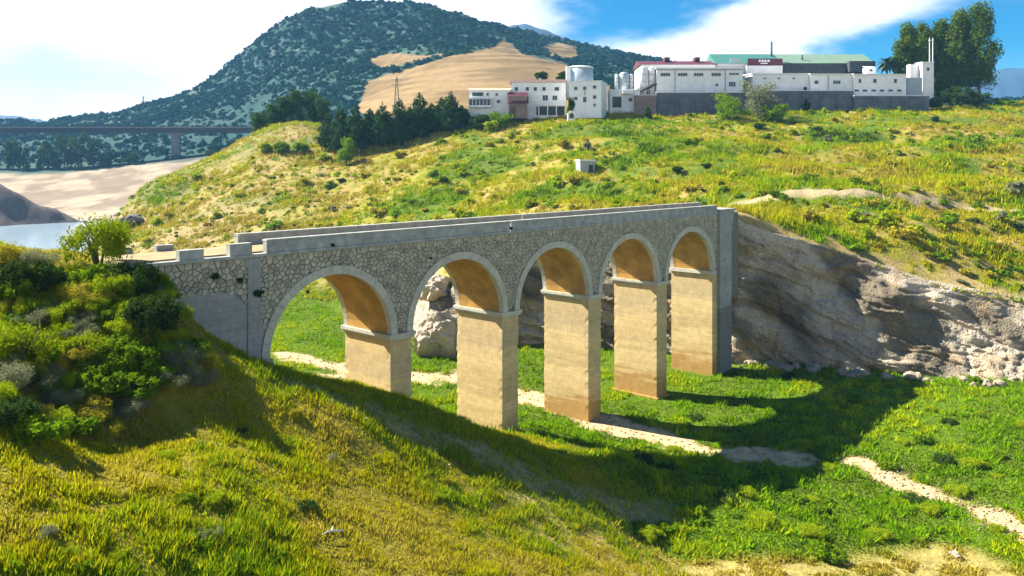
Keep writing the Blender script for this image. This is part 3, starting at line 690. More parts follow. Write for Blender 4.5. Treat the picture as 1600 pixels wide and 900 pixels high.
def build_grass():
    r = np.random.default_rng(21)
    # 1 slope grass on the near bank
    X, Y = scatter(640000, 18, 78, -.55, -.80, .62, r); lo = LOF(X, Y); c, sand, dry, fl, up, n1, n2, _ = cover(X, Y)
    patch = fbm(X*.16+60, Y*.16, 3); tuft = fbm(X*1.1+5, Y*1.1, 2)
    k = (up < .5) & (fl < r.random(len(X))) & (r.random(len(X)) > sand*1.1) & (tuft+.35*r.random(len(X)) > .42) & ~on_bridge(X, Y)
    X, Y, patch, tuft, sand, n2 = X[k], Y[k], patch[k], tuft[k], sand[k], n2[k]; n = len(X)
    P = np.stack([X, Y, ground_z(X, Y)], -1)
    h = (.10+.18*r.random(n))*(.55+1.0*sst(tuft, .35, .7))*(.8+.5*sst(patch, .42, .65)); w = .045+.065*r.random(n)
    t = sst(patch, .33, .68)+(r.random(n)-.5)*.8+ (n2-.5)*.7
    col = pick([STRAW, YEL, OLIVE, YEL, OLIVE, YEL, LIME, GRN], t)*(.75+.5*r.random(n))[:, None]
    V, Fc, cc = blades(P, h, w, col, 1.0, 2)
    tag(obj('slope_grass', npmesh('slope_grass', V, Fc, m_leaf('slope_leaf', .5), cc)), 'olive and straw coloured grass covering the near bank', 'grass', kind='stuff')
    # 2 lush growth on the valley floor
    X, Y = scatter(640000, 38, 175, -.75, -.55, .85, r); c, sand, dry, fl, up, n1, n2, _ = cover(X, Y)
    tuft = fbm(X*.75+15, Y*.75, 3); patch = fbm(X*.10+33, Y*.10+8, 3)
    k = (up < .4) & (fl > r.random(len(X))) & (sand < .35+.65*r.random(len(X))) & (tuft+.3*r.random(len(X)) > .33+.28*dry) & ~on_bridge(X, Y)
    X, Y, patch, tuft, dry, sand, n2 = X[k], Y[k], patch[k], tuft[k], dry[k], sand[k], n2[k]; n = len(X)
    P = np.stack([X, Y, ground_z(X, Y)], -1)
    h = (.10+.24*r.random(n))*(.45+1.7*sst(tuft, .44, .72))*(1-.55*np.clip(dry+sand, 0, 1)); w = .12+.16*r.random(n)
    t = sst(patch, .36, .66)*.5+(r.random(n)-.5)*.45-(tuft-.5)*1.2+.30
    col = pick([LIME, LIME, VIV, VIV, VIV, GRN, DKG], t)*(.7+.5*r.random(n))[:, None]
    dm = np.clip(dry*1.2+sand*.8-.1+(r.random(n)-.5)*.5, 0, 1)[:, None]; col = col*(1-dm)+np.array(STRAW)*dm
    V, Fc, cc = blades(P, h, w, col, 1.3, 3)
    tag(obj('floor_growth', npmesh('floor_growth', V, Fc, M_LEAF, cc)), 'lush green plants carpeting the river bed', 'ground cover', kind='stuff')
    # 3 scrub tufts over the far hillside
    m = 44000; X0, Y0 = scatter(m, 104, 300, -.45, -.62, .82, r); k = bank_sd(X0, Y0)[0] > -4; X0, Y0 = X0[k], Y0[k]
    nz = fbm(X0*.12+70, Y0*.12, 3); tr = cover(X0, Y0); n1, n2, bare = tr[5], tr[6], tr[7]
    k = (nz+.35*r.random(len(X0)) > .52) & (bare < .4); X0, Y0, nz, n1, n2 = X0[k], Y0[k], nz[k], n1[k], n2[k]; m = len(X0)
    rad = (.35+1.0*r.random(m)**2)*(.7+.8*sst(nz, .4, .7)); kb = 19
    cx = np.repeat(X0, kb)+r.normal(size=m*kb)*np.repeat(rad, kb)*.6; cy = np.repeat(Y0, kb)+r.normal(size=m*kb)*np.repeat(rad, kb)*.6; n = len(cx)
    dd = np.hypot(cx-np.repeat(X0, kb), cy-np.repeat(Y0, kb)); R = np.repeat(rad, kb)
    P = np.stack([cx, cy, ground_z(cx, cy)], -1); keep = ~on_bridge(cx, cy, .6) & (bank_sd(cx, cy)[0] > -3)
    h = np.clip((.35+.9*R)*(1-.45*dd/R), .2, 2.0)*(.6+.5*r.random(n)); w = .12+.22*R*r.random(n)
    big = sst(fbm(X0*.02+3, Y0*.03, 2), .4, .6)
    t = np.repeat(np.clip(.30+(n1-.5)*1.6+(nz-.5)*.6+(r.random(m)-.5)*.5+(big-.5)*.3-.22*sst(X0, -30, -60), 0, 1), kb)+(r.random(n)-.5)*.15
    col = pick([STRAW, YEL, YEL, LIME, VIV, GRN, DKG], t)*(.75+.4*r.random(n))[:, None]
    V, Fc, cc = blades(P[keep], h[keep], w[keep], col[keep], .9, 4)
    tag(obj('hillside_scrub', npmesh('hillside_scrub', V, Fc, M_LEAF, cc)), 'yellow-green tufts of scrub over the far hillside', 'ground cover', kind='stuff')
    # 4 bushier scrub mass on the same hillside
    m = 3600; X0, Y0 = scatter(m, 112, 262, -.1, -.62, .82, r); sd = bank_sd(X0, Y0)[0]; nz = fbm(X0*.07+20, Y0*.07, 3); bare = cover(X0, Y0)[7]
    k = (sd > 4) & (nz+.2*r.random(m) > .56) & (bare < .3) & ~on_bridge(X0, Y0, 2) & (LOF(X0, Y0) < 99); X0, Y0, nz = X0[k], Y0[k], nz[k]; m = len(X0); q = 70
    rad = .45+.85*r.random(m)**1.5; d = r.normal(size=(m, q, 3)); d /= np.linalg.norm(d, axis=2)[..., None]; d[..., 2] = np.abs(d[..., 2])*.85
    Cn = np.stack([X0, Y0, ground_z(X0, Y0)-.1], -1)[:, None]+d*(rad[:, None]*(.55+.5*r.random((m, q))))[..., None]
    nr = d+r.normal(size=d.shape)*.6; a = np.cross(nr, r.normal(size=nr.shape)); a /= np.linalg.norm(a, axis=2)[..., None]+1e-9; b = np.cross(nr, a); b /= np.linalg.norm(b, axis=2)[..., None]+1e-9
    sz = (.16+.12*r.random((m, q)))[..., None]; V = np.stack([Cn-a*sz, Cn-b*sz*.6, Cn+a*sz, Cn+b*sz*.6], 2).reshape(-1, 3)
    col = pick([YEL, LIME, VIV, GRN, GRN, DKG, DKG], np.clip(r.random(m)*.95+(nz-.55)*.8, 0, 1))[:, None]*(.7+.5*r.random((m, q)))[..., None]; col = np.repeat(col.reshape(-1, 3), 4, axis=0)
    tag(obj('hillside_thicket', npmesh('hillside_thicket', V, np.arange(len(V)).reshape(-1, 4), M_LEAF, col)), 'bushy thicket mass mixed through the far hillside', 'scrub', kind='stuff')
build_grass()

def leaf_cloud(lumps, n, size, cols, seed, up=.25, shell=.45, tuft=1.0):
    """n leaf-sized quads spread through ellipsoid lumps (cx,cy,cz,rx,ry,rz); returns V, F, col"""
    r = np.random.default_rng(seed); Lm = np.array(lumps, float); vol = (Lm[:, 3]*Lm[:, 4]*Lm[:, 5])**.67; k = r.choice(len(Lm), n, p=vol/vol.sum())
    d = r.normal(size=(n, 3)); d /= np.linalg.norm(d, axis=1)[:, None]; rr = r.random(n)**shell
    ln = Lm[k]; P = ln[:, :3]+d*rr[:, None]*ln[:, 3:6]*(1+.12*r.normal(size=n))[:, None]
    nr = d+r.normal(size=(n, 3))*.7+np.array([0, 0, up]); nr /= np.linalg.norm(nr, axis=1)[:, None]
    a = np.cross(nr, r.normal(size=(n, 3))); a /= np.linalg.norm(a, axis=1)[:, None]+1e-9; b = np.cross(nr, a)
    s = size*(.6+.8*r.random(n))[:, None]; a = a*s; b = b*s*.6*tuft
    V = np.stack([P-a, P-b, P+a, P+b], 1).reshape(-1, 3); Fc = np.arange(4*n).reshape(n, 4)
    lt = r.random(len(Lm))[k]*.5+r.random(n)*.5; c = pick(cols, lt)*(.8+.4*r.random(n))[:, None]
    return V, Fc, np.repeat(c, 4, axis=0)
def lumps_round(rad, h, n, seed, spread=.62, lump=.42):
    r = random.Random(seed); out = []
    for i in range(n):
        a = r.random()*6.283; q = math.sqrt(r.random())*spread*rad; z = h*(.22+.6*r.random()*(1-.5*(q/rad)))
        s = rad*lump*(.7+.6*r.random()); out.append((q*math.cos(a), q*math.sin(a), z, s, s, min(s*.9, z*.95)))
    return out
G_LIME = [(.22,.33,.006), (.36,.44,.008), (.18,.30,.006)]; G_MID = [(.085,.18,.006), (.17,.28,.008), (.11,.22,.006)]
G_DARK = [(.03,.065,.015), (.055,.10,.018), (.04,.085,.014)]; G_GREY = [(.17,.20,.10), (.24,.25,.13), (.14,.17,.08)]; G_YEL = [(.36,.34,.02), (.44,.38,.03), (.28,.29,.02)]
G_RED = [(.20,.10,.04), (.26,.15,.05), (.15,.10,.04)]
def shrub_mesh(name, rad, h, n, size, cols, seed, nl=9, tuft=1.0):
    V, Fc, c = leaf_cloud(lumps_round(rad, h, nl, seed, *((.9, .27) if n > 2000 else (.62, .42))), n, size, cols, seed, tuft=tuft); return npmesh(name, V, Fc, M_LEAF, c)
def stem_mesh(rad, h, seed):
    r = random.Random(seed); m = MB()
    for k in range(5):
        a = r.random()*6.28; m.tube([(0, 0, -.2), (math.cos(a)*rad*.25, math.sin(a)*rad*.25, h*.35), (math.cos(a)*rad*.5, math.sin(a)*rad*.5, h*.7)], [.05*h/1.5, .035*h/1.5, .012*h/1.5], 5)
    return m.mesh('stem', M_BARK)
FAR_SHRUBS = [shrub_mesh('foliage', 1, 1.3, 700, .13, c, 40+i, 8) for i, c in enumerate((G_LIME, G_MID, G_DARK, G_YEL, G_GREY, G_RED))]
FAR_STEMS = [stem_mesh(1, 1.3, 60+i) for i in range(6)]
NEAR_SHRUBS = [shrub_mesh('foliage', 1, 1.35, nn, sz, c, 70+i, nl, tf) for i, (c, nn, sz, nl, tf) in enumerate(((G_LIME, 4600, .06, 44, .5), (G_MID, 3400, .085, 34, .8), (G_DARK, 4200, .065, 32, .7), (G_YEL, 4600, .055, 46, .5), (G_GREY, 4800, .06, 46, .3)))]
def shrub(P, rad, hz, mesh, stem, label, group, name='shrub', tint=1.0):
    o = empty(name, (P[0], P[1], P[2]-.12), random.random()*6.28); o.scale = (rad, rad*random.uniform(.85, 1.15), rad*hz)
    f = obj('foliage', mesh, o); f.color = (tint, tint, tint, 1); obj('stem', stem, o)
    tag(o, label, 'shrub', group); return o
def build_shrubs():
    r = random.Random(8)
    kinds = [('lime green', 0), ('mid green', 1), ('dark green', 2), ('yellow-green', 3), ('grey-green', 4), ('brownish', 5)]
    # far hillside: scattered, told apart by nothing but kind
    spots = []; tries = 0
    while len(spots) < 215 and tries < 3000:
        tries += 1
        x = r.uniform(190, 1640); y = r.uniform(182, 465)
        if y < np.interp(x, [190, 260, 420, 520, 740, 1000, 1600], [300, 272, 228, 235, 212, 188, 185]): continue
        P = ray_ground(x, y)
        if P[1] < 108 or P[1] > 262 or bank_sd(P[0], P[1])[0] < 3: continue
        if on_bridge(P[0], P[1], 2.5): continue
        if x < 480 and r.random() < .5: continue
        if any(abs(P[0]-q[0]) < 1.6 and abs(P[1]-q[1]) < 2.2 for q in spots): continue
        spots.append(P)
    for P in spots:
        k = r.choices(range(6), (4, 4, 1.0, 4, 1.0, .6))[0]; rad = r.choice((.8, 1.0, 1.2, 1.6, 2.0))*r.uniform(.9, 1.25)
        if P[1] > 200: rad *= 1.15
        nm, i = kinds[k]
        px, py = px_of(P); sz = 'small' if rad < 1.05 else 'middling' if rad < 1.6 else 'big'
        where = ('on the headland slope by the reservoir' if px < 430 else 'on the slope below the pine row' if px < 720 and py < 270 else 'on the slope just above the bridge parapet' if px < 1130 and py > 270 else 'on the slope below the white houses' if px < 960 else 'on the slope below the silos' if px < 1060 and py < 250 else 'on the grassy slope right below the factory wall' if py < 235 else 'high on the slope between factory and cliff' if py < 290 else 'near the dirt track above the cliff' if py < 350 else 'close to the cliff edge')
        shrub(P, rad, r.uniform(.55, .9), FAR_SHRUBS[i], FAR_STEMS[i], f'{sz} {nm} shrub {where}', f'{sz} {nm} shrubs {where}', tint=r.uniform(.8, 1.15))
    # left bank: bigger shrubs by the bridge end
    named = [(155,398,2.1,1.35,0,'tall feathery lime-green bush on the crest beside the bridge approach'),
             (205,445,1.6,1.2,2,'big dark green bush in shade against the bridge end wall'),
             (235,500,1.7,1.2,2,'dark bush below the corner of the abutment wall'),
             (30,560,1.7,1.2,0,'bright lime-green bush near the picture edge halfway down the bank'),
             (45,440,1.6,1.1,2,'dark green bush at the left end of the bank crest'),
             (300,382,1.5,1.1,3,'yellow-green bush behind the ruined parapet stubs')]
    for x, y, rad, hz, i, lab in named[:5]:
        P = ray_ground(x, y+18); shrub(P, rad, hz, NEAR_SHRUBS[i], FAR_STEMS[i], lab, 'bushes on the near bank', tint=.75)
    n = 0; done = []
    while n < 105:
        x = r.uniform(-40, 330); y = r.uniform(405, 690)
        if y > 700-.55*(x+20) + 90 or y < np.interp(x, [0, 240, 330], [400, 440, 560]): continue
        P = ray_ground(x, y)
        if on_bridge(P[0], P[1], 1.4) or P[1] > 62 or any(math.hypot(P[0]-q[0], P[1]-q[1]) < .62 for q in done): continue
        done.append(P); n += 1; i = r.choices(range(5), (4, 4, 2, 2, 2.2))[0]
        rad = r.uniform(.6, 1.3); sz = 'small' if rad < .82 else 'middling' if rad < 1.07 else 'big'; where = ('along the crest of the near bank' if y < 450 else 'high on the near bank' if y < 530 else 'halfway down the near bank' if y < 610 else 'low on the near bank') + (' at the picture edge' if x < 90 else ' towards the bridge wall' if x > 200 else '')
        shrub(P, rad, r.uniform(.7, 1.15), NEAR_SHRUBS[i], FAR_STEMS[i], f'{sz} bushy {kinds[i][0]} shrub {where}', f'{sz} {kinds[i][0]} shrubs {where}', tint=r.uniform(.85, 1.1))
    n = 0
    while n < 26:      # a few low clumps further down the bank
        x = r.uniform(-40, 900); y = r.uniform(640, 900)
        P = ray_ground(x, y)
        if cover(P[:1], P[1:2])[1][0] > .3: continue
        n += 1; i = r.choices(range(5), (3, 3, 1, 3, 2))[0]; wh = ('at the left' if x < 250 else 'midway along' if x < 600 else 'towards the bed')+(' of the bank, high up' if y < 730 else ' of the bank, lowest' if y > 820 else ' of the bank, halfway')
        shrub(P, r.uniform(.3, .6), r.uniform(.6, .9), NEAR_SHRUBS[i], FAR_STEMS[i], f'small {kinds[i][0]} clump in the grass {wh}', f'small {kinds[i][0]} clumps {wh}', tint=.95)
    n = 0
    while n < 84:      # reed clumps on the floor
        x = r.uniform(980, 1640); y = r.uniform(570, 900)
        P = ray_ground(x, y); cv = cover(P[:1], P[1:2])
        if cv[1][0] > .2 or cv[4][0] > .2 or cv[2][0] > .4: continue
        n += 1; i = r.choices(range(3), (4, 4, .6))[0]; wh = ('in the green bed near the cliff foot' if y < 640 else 'in the bridge shadow on the bed' if x < 1250 and y < 760 else 'by the bank toe at the lower edge' if x < 1200 else 'above the sandy track on the river bed' if y < 700+.32*(x-1340) else 'below the sandy track on the river bed') + (' far to the right' if x > 1480 else '')
        shrub(P, r.uniform(.5, 1.1), r.uniform(.55, .9), NEAR_SHRUBS[i], FAR_STEMS[i], f'{kinds[i][0]} leafy clump {wh}', f'{kinds[i][0]} leafy clumps {wh}', name='leafy_clump', tint=.95)
    for k, (s, z, rad, wh) in enumerate(((-42.4, 18.7, .42, 'under the nearer parapet stub'), (-40.6, 18.3, .35, 'beside the second parapet stub'), (-39.2, 17.2, .5, 'beside the pilaster'), (-46.2, 18.9, .35, 'near the broken end of the bridge'),
                                   (-33.2, 20.1, .32, 'at the parapet over the first arch'), (-13.9, 20.2, .3, 'in the gap between the two parapets'), (-35.3, 17.0, .22, 'above the shoulder of the first arch'), (-23.6, 18.4, .2, 'between the first two arches'))):
        p = bxy(s, -.12); shrub((p[0], p[1], z), rad, .9, FAR_SHRUBS[2], FAR_STEMS[2], f'little dark weed rooted in the masonry {wh}', 'weeds on the bridge', name='wall_weed')
build_shrubs()

# ------------------------------------------------------------------ trees
def trunk_mesh(h, r0, limbs, seed, spread=.3):
    r = random.Random(seed); m = MB(); p = [(0, 0, -.4)]; 
    for k in range(1, 5): p.append((r.uniform(-.02, .02)*h, r.uniform(-.02, .02)*h, h*k/4))
    m.tube(p, [r0*1.25, r0, r0*.75, r0*.5, r0*.15], 8)
    for k in range(limbs):
        z = h*(.3+.6*k/limbs); a = r.random()*6.28; l = h*spread*(1-.5*k/limbs)
        m.tube([(0, 0, z), (math.cos(a)*l*.5, math.sin(a)*l*.5, z+l*.35), (math.cos(a)*l, math.sin(a)*l, z+l*.8)], [r0*.4, r0*.25, r0*.06], 5)
    return m.mesh('trunk', M_BARK)
def tree(name, label, cat, P, tr, V, group=None, mat=None):
    o = empty(name, (P[0], P[1], P[2]), random.random()*6.28); tag(o, label, cat, group)
    obj('trunk', tr, o); v, f, c = V; obj('crown', npmesh('crown', v, f, mat or M_LEAF, c), o); return o
def pine_lumps(h, w, seed):
    r = random.Random(seed); out = []
    for k in range(26):
        q = k/25; z = h*(.10+.86*q); R = w*(1-q)**.62*(.75+.25*min(1, q*6)); a = k*2.4
        for j in range(2): a += 2.6+r.random(); d = R*r.uniform(.3, .62); s = max(R*.45, .35); out.append((d*math.cos(a), d*math.sin(a), z, s, s, s*.75))
    return out
def build_trees():
    r = random.Random(31)
    PN = [(.022,.055,.018), (.04,.085,.022), (.06,.11,.025)]
    order = ['first', 'second', 'third', 'fourth', 'fifth', 'sixth', 'seventh', 'eighth', 'ninth', 'tenth', 'eleventh', 'twelfth']
    pines = [(514,226,172,30,262),(532,227,164,34,258),(556,229,160,34,256),(578,226,168,32,262),(598,230,158,34,256),(624,228,152,36,258),(640,222,166,30,264),(655,224,142,36,260),(674,220,160,32,264),(690,220,150,32,262),(704,220,141,36,258),(722,214,164,30,260)]
    for k, (x, yb, yt, w, Y) in enumerate(pines):
        P = at(x, yb, Y); P[2] = ground_z(P[0], P[1]); h = HC-(yt-HY)/F*Y-P[2]; wr = w/F*Y*.88
        V = leaf_cloud(pine_lumps(h, wr, k), 4200, .42, PN, 100+k, .1, .5, .7)
        tree('pine_tree', f'dark green pine, {order[k]} from the left in the row below the golden field', 'tree', P, trunk_mesh(h*.9, .28, 5, k, .12), V, 'pines below the golden field', M_DARKLEAF)
    broad = [(408,206,175,26,300),(424,207,162,30,300),(444,205,150,32,303),(464,202,139,34,305),(486,199,138,34,306),(503,203,152,28,302)]
    for k, (x, yb, yt, w, Y) in enumerate(broad):
        P = at(x, yb, Y); g = ground_z(P[0], P[1]); P[2] = min(P[2], g) if g > P[2]-6 else P[2]; h = HC-(yt-HY)/F*Y-P[2]; wr = w/F*Y*.6
        L = [(r.uniform(-.5, .5)*wr, r.uniform(-.5, .5)*wr, h*(.2+.68*j/15), wr*.5*r.uniform(.8, 1.2), wr*.5, h*.14) for j in range(16)]
        V = leaf_cloud(L, 2200, .45, [(.03,.07,.02), (.055,.11,.02), (.08,.13,.025)], 130+k, .1, .5, .8)
        tree('evergreen_tree', f'broad dark evergreen, {order[k]} from the left in the clump at the viaduct end', 'tree', P, trunk_mesh(h*.85, .3, 5, k+20, .15), V, 'evergreens at the viaduct end', M_DARKLEAF)
    # tall poplars right of the factory
    PC = [(.035,.08,.010), (.07,.135,.014), (.13,.18,.016), (.05,.10,.012)]
    pop = [(1417,150,44,34,284,'small leaning poplar at the left end of the tall grove'),(1442,152,40,36,288,'round-topped poplar second in the tall grove'),(1470,152,36,36,290,'poplar in the middle of the tall grove behind the white poles'),
           (1500,155,22,44,288,'broad tall poplar beside the tallest one'),(1530,157,10,44,284,'tallest poplar at the outer end of the grove'),(1487,155,70,40,282,'lower bushy poplar in front of the tall grove')]
    for k, (x, yb, yt, w, Y, lab) in enumerate(pop):
        P = at(x, yb, Y); P[2] = ground_z(P[0], P[1]); h = HC-(yt-HY)/F*Y-P[2]; wr = w/F*Y*.72; L = []
        for j in range(30):
            q = j/29; R = wr*math.sin(math.pi*min(1, .18+q*.80))**.7; a = j*2.4+r.random(); d = R*r.uniform(.2, .85); s = wr*r.uniform(.26, .46)
            L.append((d*math.cos(a), d*math.sin(a), h*(.24+.72*q), s, s, s*1.35))
        V = leaf_cloud(L, 10500, .46, PC, 160+k, .1, .45, .8)
        tree('poplar_tree', lab, 'tree', P, trunk_mesh(h*.92, .42, 8, k+40, .16), V, 'tall poplars beside the factory')
    # smaller trees and bushes around the buildings: x, base, top, width, distance, colours, label
    small = [(1135,196,142,62,250,G_MID,'bushy green tree in front of the long factory wall'),(1186,192,118,56,254,G_GREY,'pale feathery tree before the joint of the two white sheds'),
             (1208,196,160,40,250,G_MID,'small green bush at the foot of the pale feathery tree'),(1258,168,136,16,266,[(.02,.07,.06),(.03,.09,.07),(.03,.08,.06)],'slim bluish cypress against the white shed'),
             (1258,172,152,20,265,G_DARK,'dark bush at the foot of the slim cypress'),(1471,168,138,34,268,G_DARK,'round dark bush at the end of the retaining wall'),(1500,168,132,40,272,G_DARK,'dark bush under the poplars, next to the round one'),
             (1530,170,142,40,270,G_DARK,'low dark bush at the outer edge of the poplars'),(1570,172,152,40,272,G_MID,'low green hedge bush on the skyline beyond the poplars'),
             (750,210,176,44,256,G_DARK,'dark bush below the veranda of the long low house'),(782,206,172,40,256,G_MID,'green bush below the red shed'),(768,212,188,24,252,G_LIME,'small bright bush below the long low house'),
             (1012,196,166,26,252,G_DARK,'narrow dark conifer below the silos'),(905,150,124,12,263,G_MID,'creeper-like shrub between the two white houses'),(893,182,150,12,258,G_DARK,'small dark tree before the three-storey white block'),
             (542,240,212,34,246,G_MID,'round green bush in front of the pine row'),(470,240,222,24,262,G_MID,'small round bush on the slope below the evergreens'),(440,240,221,24,262,G_MID,'small round bush left of its twin below the evergreens'),
             (414,240,222,24,264,G_LIME,'pale round bush at the top of the slope under the viaduct end'),(690,232,216,22,246,G_MID,'little round bush under the last pines'),
             (880,125,110,22,300,G_DARK,'dark tree behind the roof of the two-storey house'),(845,124,112,20,300,G_DARK,'dark bush line behind the house roof')]
    for k, (x, yb, yt, w, Y, cols, lab) in enumerate(small):
        P = at(x, yb, Y); P[2] = min(P[2], ground_z(P[0], P[1])) if Y < 290 else P[2]-1; h = HC-(yt-HY)/F*Y-P[2]; wr = w/F*Y*.55
        L = [(r.uniform(-.6, .6)*wr, r.uniform(-.6, .6)*wr, h*(.2+.62*j/13), wr*r.uniform(.3, .5), wr*.45, h*.16) for j in range(14)]
        if 'cypress' in lab or 'conifer' in lab: L = pine_lumps(h, wr, k)
        V = leaf_cloud(L, 2600, .34, cols, 200+k, .15, .5, .8)
        tree('bush' if 'bush' in lab else 'tree', lab, 'bush' if 'bush' in lab else 'tree', P, trunk_mesh(h*.8, .16, 4, k+70, .15), V, None)
    # palm
    P = at(1386, 120, 284); P[2] -= 1.0; h = 6.2
    o = empty('palm_tree', tuple(P)); tag(o, 'dark fan-crowned palm rising behind the low white sheds', 'tree')
    MB().tube([(0, 0, -1), (.1, 0, h*.5), (0, .1, h)], [.35, .28, .3], 8).build('trunk', M_BARK, o)
    m = MB()
    for k in range(44):
        a = k*2.4; e = .9-1.7*(k/44); l = 4.2; prev = Vector((0, 0, h)); d0 = Vector((math.cos(a)*math.cos(e), math.sin(a)*math.cos(e), math.sin(e))); sd = Vector((-math.sin(a), math.cos(a), 0))
        ps = [prev+d0*(l*t)+Vector((0, 0, -1.6*t*t)) for t in (0, .35, .7, 1)]
        for j in range(3):
            w0, w1 = (.25, .5, .45, .05)[j], (.25, .5, .45, .05)[j+1]
            m.add([ps[j]-sd*w0, ps[j]+sd*w0, ps[j+1]+sd*w1, ps[j+1]-sd*w1], [(0, 1, 2, 3)])
    m.build('crown', m_plain('palm_frond', (.035, .07, .03), .6, .3, 1), o)
build_trees()

def build_woodland():
    r = np.random.default_rng(3)
    n = 30000; x = r.uniform(-420, 1750, n); Y = 585+(1015-585)*r.random(n)**.8; sw = (x > 840) & (r.random(n) < .35); Y[sw] = 430+160*r.random(sw.sum())
    Z = far_z(x, Y); py = HY+F*(HC-Z)/Y; X = (x-CX)/F*Y
    n1 = fbm(X*.015, Y*.015, 4); n2 = fbm(X*.05+9, Y*.05, 3)
    infield = in_poly(x, py, FIELD) | in_poly(x, py, FIELD2) | in_poly(x, py, FIELD3)
    edge = (x > 840) & (x < 1100)
    k = ~infield & ~((x < 420) & (Y < 800) & (r.random(n) < .75)) & ((n1+n2*.6+.3*r.random(n)-.25*edge < 1.16)); X, Y, Z, n1 = X[k], Y[k], Z[k], n1[k]; n = len(X)
    rad = (1.2+2.4*r.random(n)**2); q = 18
    d = r.normal(size=(n, q, 3)); d /= np.linalg.norm(d, axis=2)[..., None]; d[..., 2] = np.abs(d[..., 2])*1.1-.1
    Cn = np.stack([X, Y, Z], -1)[:, None]+d*rad[:, None, None]*(.75+.35*r.random((n, q)))[..., None]
    nr = d+r.normal(size=d.shape)*.45; a = np.cross(nr, r.normal(size=nr.shape)); a /= np.linalg.norm(a, axis=2)[..., None]+1e-9; b = np.cross(nr, a); b /= np.linalg.norm(b, axis=2)[..., None]+1e-9
    s = (rad[:, None]*.62)[..., None]
    V = np.stack([Cn-a*s, Cn+a*s, Cn+b*s*1.3], 2).reshape(-1, 3)
    c = pick([(.009,.042,.045), (.014,.056,.05), (.026,.075,.05), (.045,.092,.05)], np.clip(r.random(n)*.8+(n1-.5), 0, 1)); c = np.repeat(c, q*3, axis=0)  # tree colours tinted blue to stand for haze
    tag(obj('woodland', npmesh('woodland', V, np.arange(len(V)).reshape(-1, 3), M_DARKLEAF, c)), 'scattered dark evergreen woodland covering the mountain', 'woodland', kind='stuff')
    # the bigger trees below the viaduct
    spots = [(20,238,216,26),(36,250,226,20),(68,246,220,22),(100,250,208,30),(122,254,205,34),(146,256,216,32),(84,252,232,34),(170,252,234,30),(200,250,238,40),(330,246,234,24),(372,246,226,40)]
    od = ['leftmost', 'second', 'third', 'fourth', 'fifth', 'sixth', 'seventh', 'eighth', 'ninth', 'tenth', 'rightmost']
    for k, (x, yb, yt, w) in enumerate(sorted(spots)):
        Y = 585; P = at(x, yb, Y); P[2] = float(far_z(x, Y))-1; h = HC-(yt-HY)/F*Y-P[2]; wr = w/F*Y*.5; rr = random.Random(k)
        L = [(rr.uniform(-.6, .6)*wr, rr.uniform(-.6, .6)*wr, h*(.2+.65*j/11), wr*.42, wr*.42, h*.17) for j in range(12)]
        tree('dark_tree', f'dark round tree under the far viaduct, {od[k]} of the line', 'tree', P, trunk_mesh(h*.8, .5, 4, k+90, .15), leaf_cloud(L, 700, 1.0, G_DARK, 300+k), 'trees under the far viaduct', M_DARKLEAF)
build_woodland()
# ------------------------------------------------------------------ far viaduct
M_CONC = m_plain('viaduct_concrete', (.15, .155, .16), .85, .15, .3)
M_STEEL = m_plain('weathered_girder', (.045, .048, .055), .8, .2, .3)
def build_viaduct():
    Y = 600.0; X0, X1 = (-420-CX)/F*Y, (560-CX)/F*Y; z = lambda y: HC-(y-HY)/F*Y
    o = empty('highway_viaduct', ((275-CX)/F*Y, Y, z(262))); tag(o, 'long low highway viaduct crossing behind the reservoir', 'viaduct')
    bx, by, bz = o.location
    def part(n, m, *b, par=o):
        q = MB(); q.box(b[0]-bx, b[1]-bx, b[2]-by, b[3]-by, b[4]-bz, b[5]-bz); return q.build(n, m, par)
    d = part('deck_slab', M_CONC, X0, X1, Y-5.5, Y+5.5, z(200.5), z(198.5)); part('girder', M_STEEL, X0, X1, Y-3.6, Y+3.6, z(208), z(200.5)-.003)
    for s in (-1, 1):
        rl = part('railing', M_STEEL, X0, X1, Y+s*5.2-.1, Y+s*5.2+.1, z(198.5)+.9, z(198.5)+1.15)
        m = MB(); x = X0
        while x < X1: m.box(x-bx, x-bx+.25, s*5.2-.08, s*5.2+.08, z(198.5)-bz, z(198.5)+.9-bz); x += 4.0
        m.build('railing_posts', M_STEEL, rl)['kind'] = 'stuff'
    for px in (-190, 45-20, 275, 500):
        x = (px-CX)/F*Y; w = 3.1
        if px == 25: continue
        m = MB(); m.prism([(x-bx-w*.9, -4), (x-bx+w*.9, -4), (x-bx+w, z(212)-bz), (x-bx-w, z(212)-bz)], -1.4, 1.4); m.build('pier', M_CONC, o)
        m = MB(); m.prism([(x-bx-w, z(212)-bz), (x-bx+w, z(212)-bz), (x-bx+w*3.2, z(208)-bz-.003), (x-bx-w*3.2, z(208)-bz-.003)], -2.6, 2.6); m.build('pier_head', M_CONC, o)
build_viaduct()

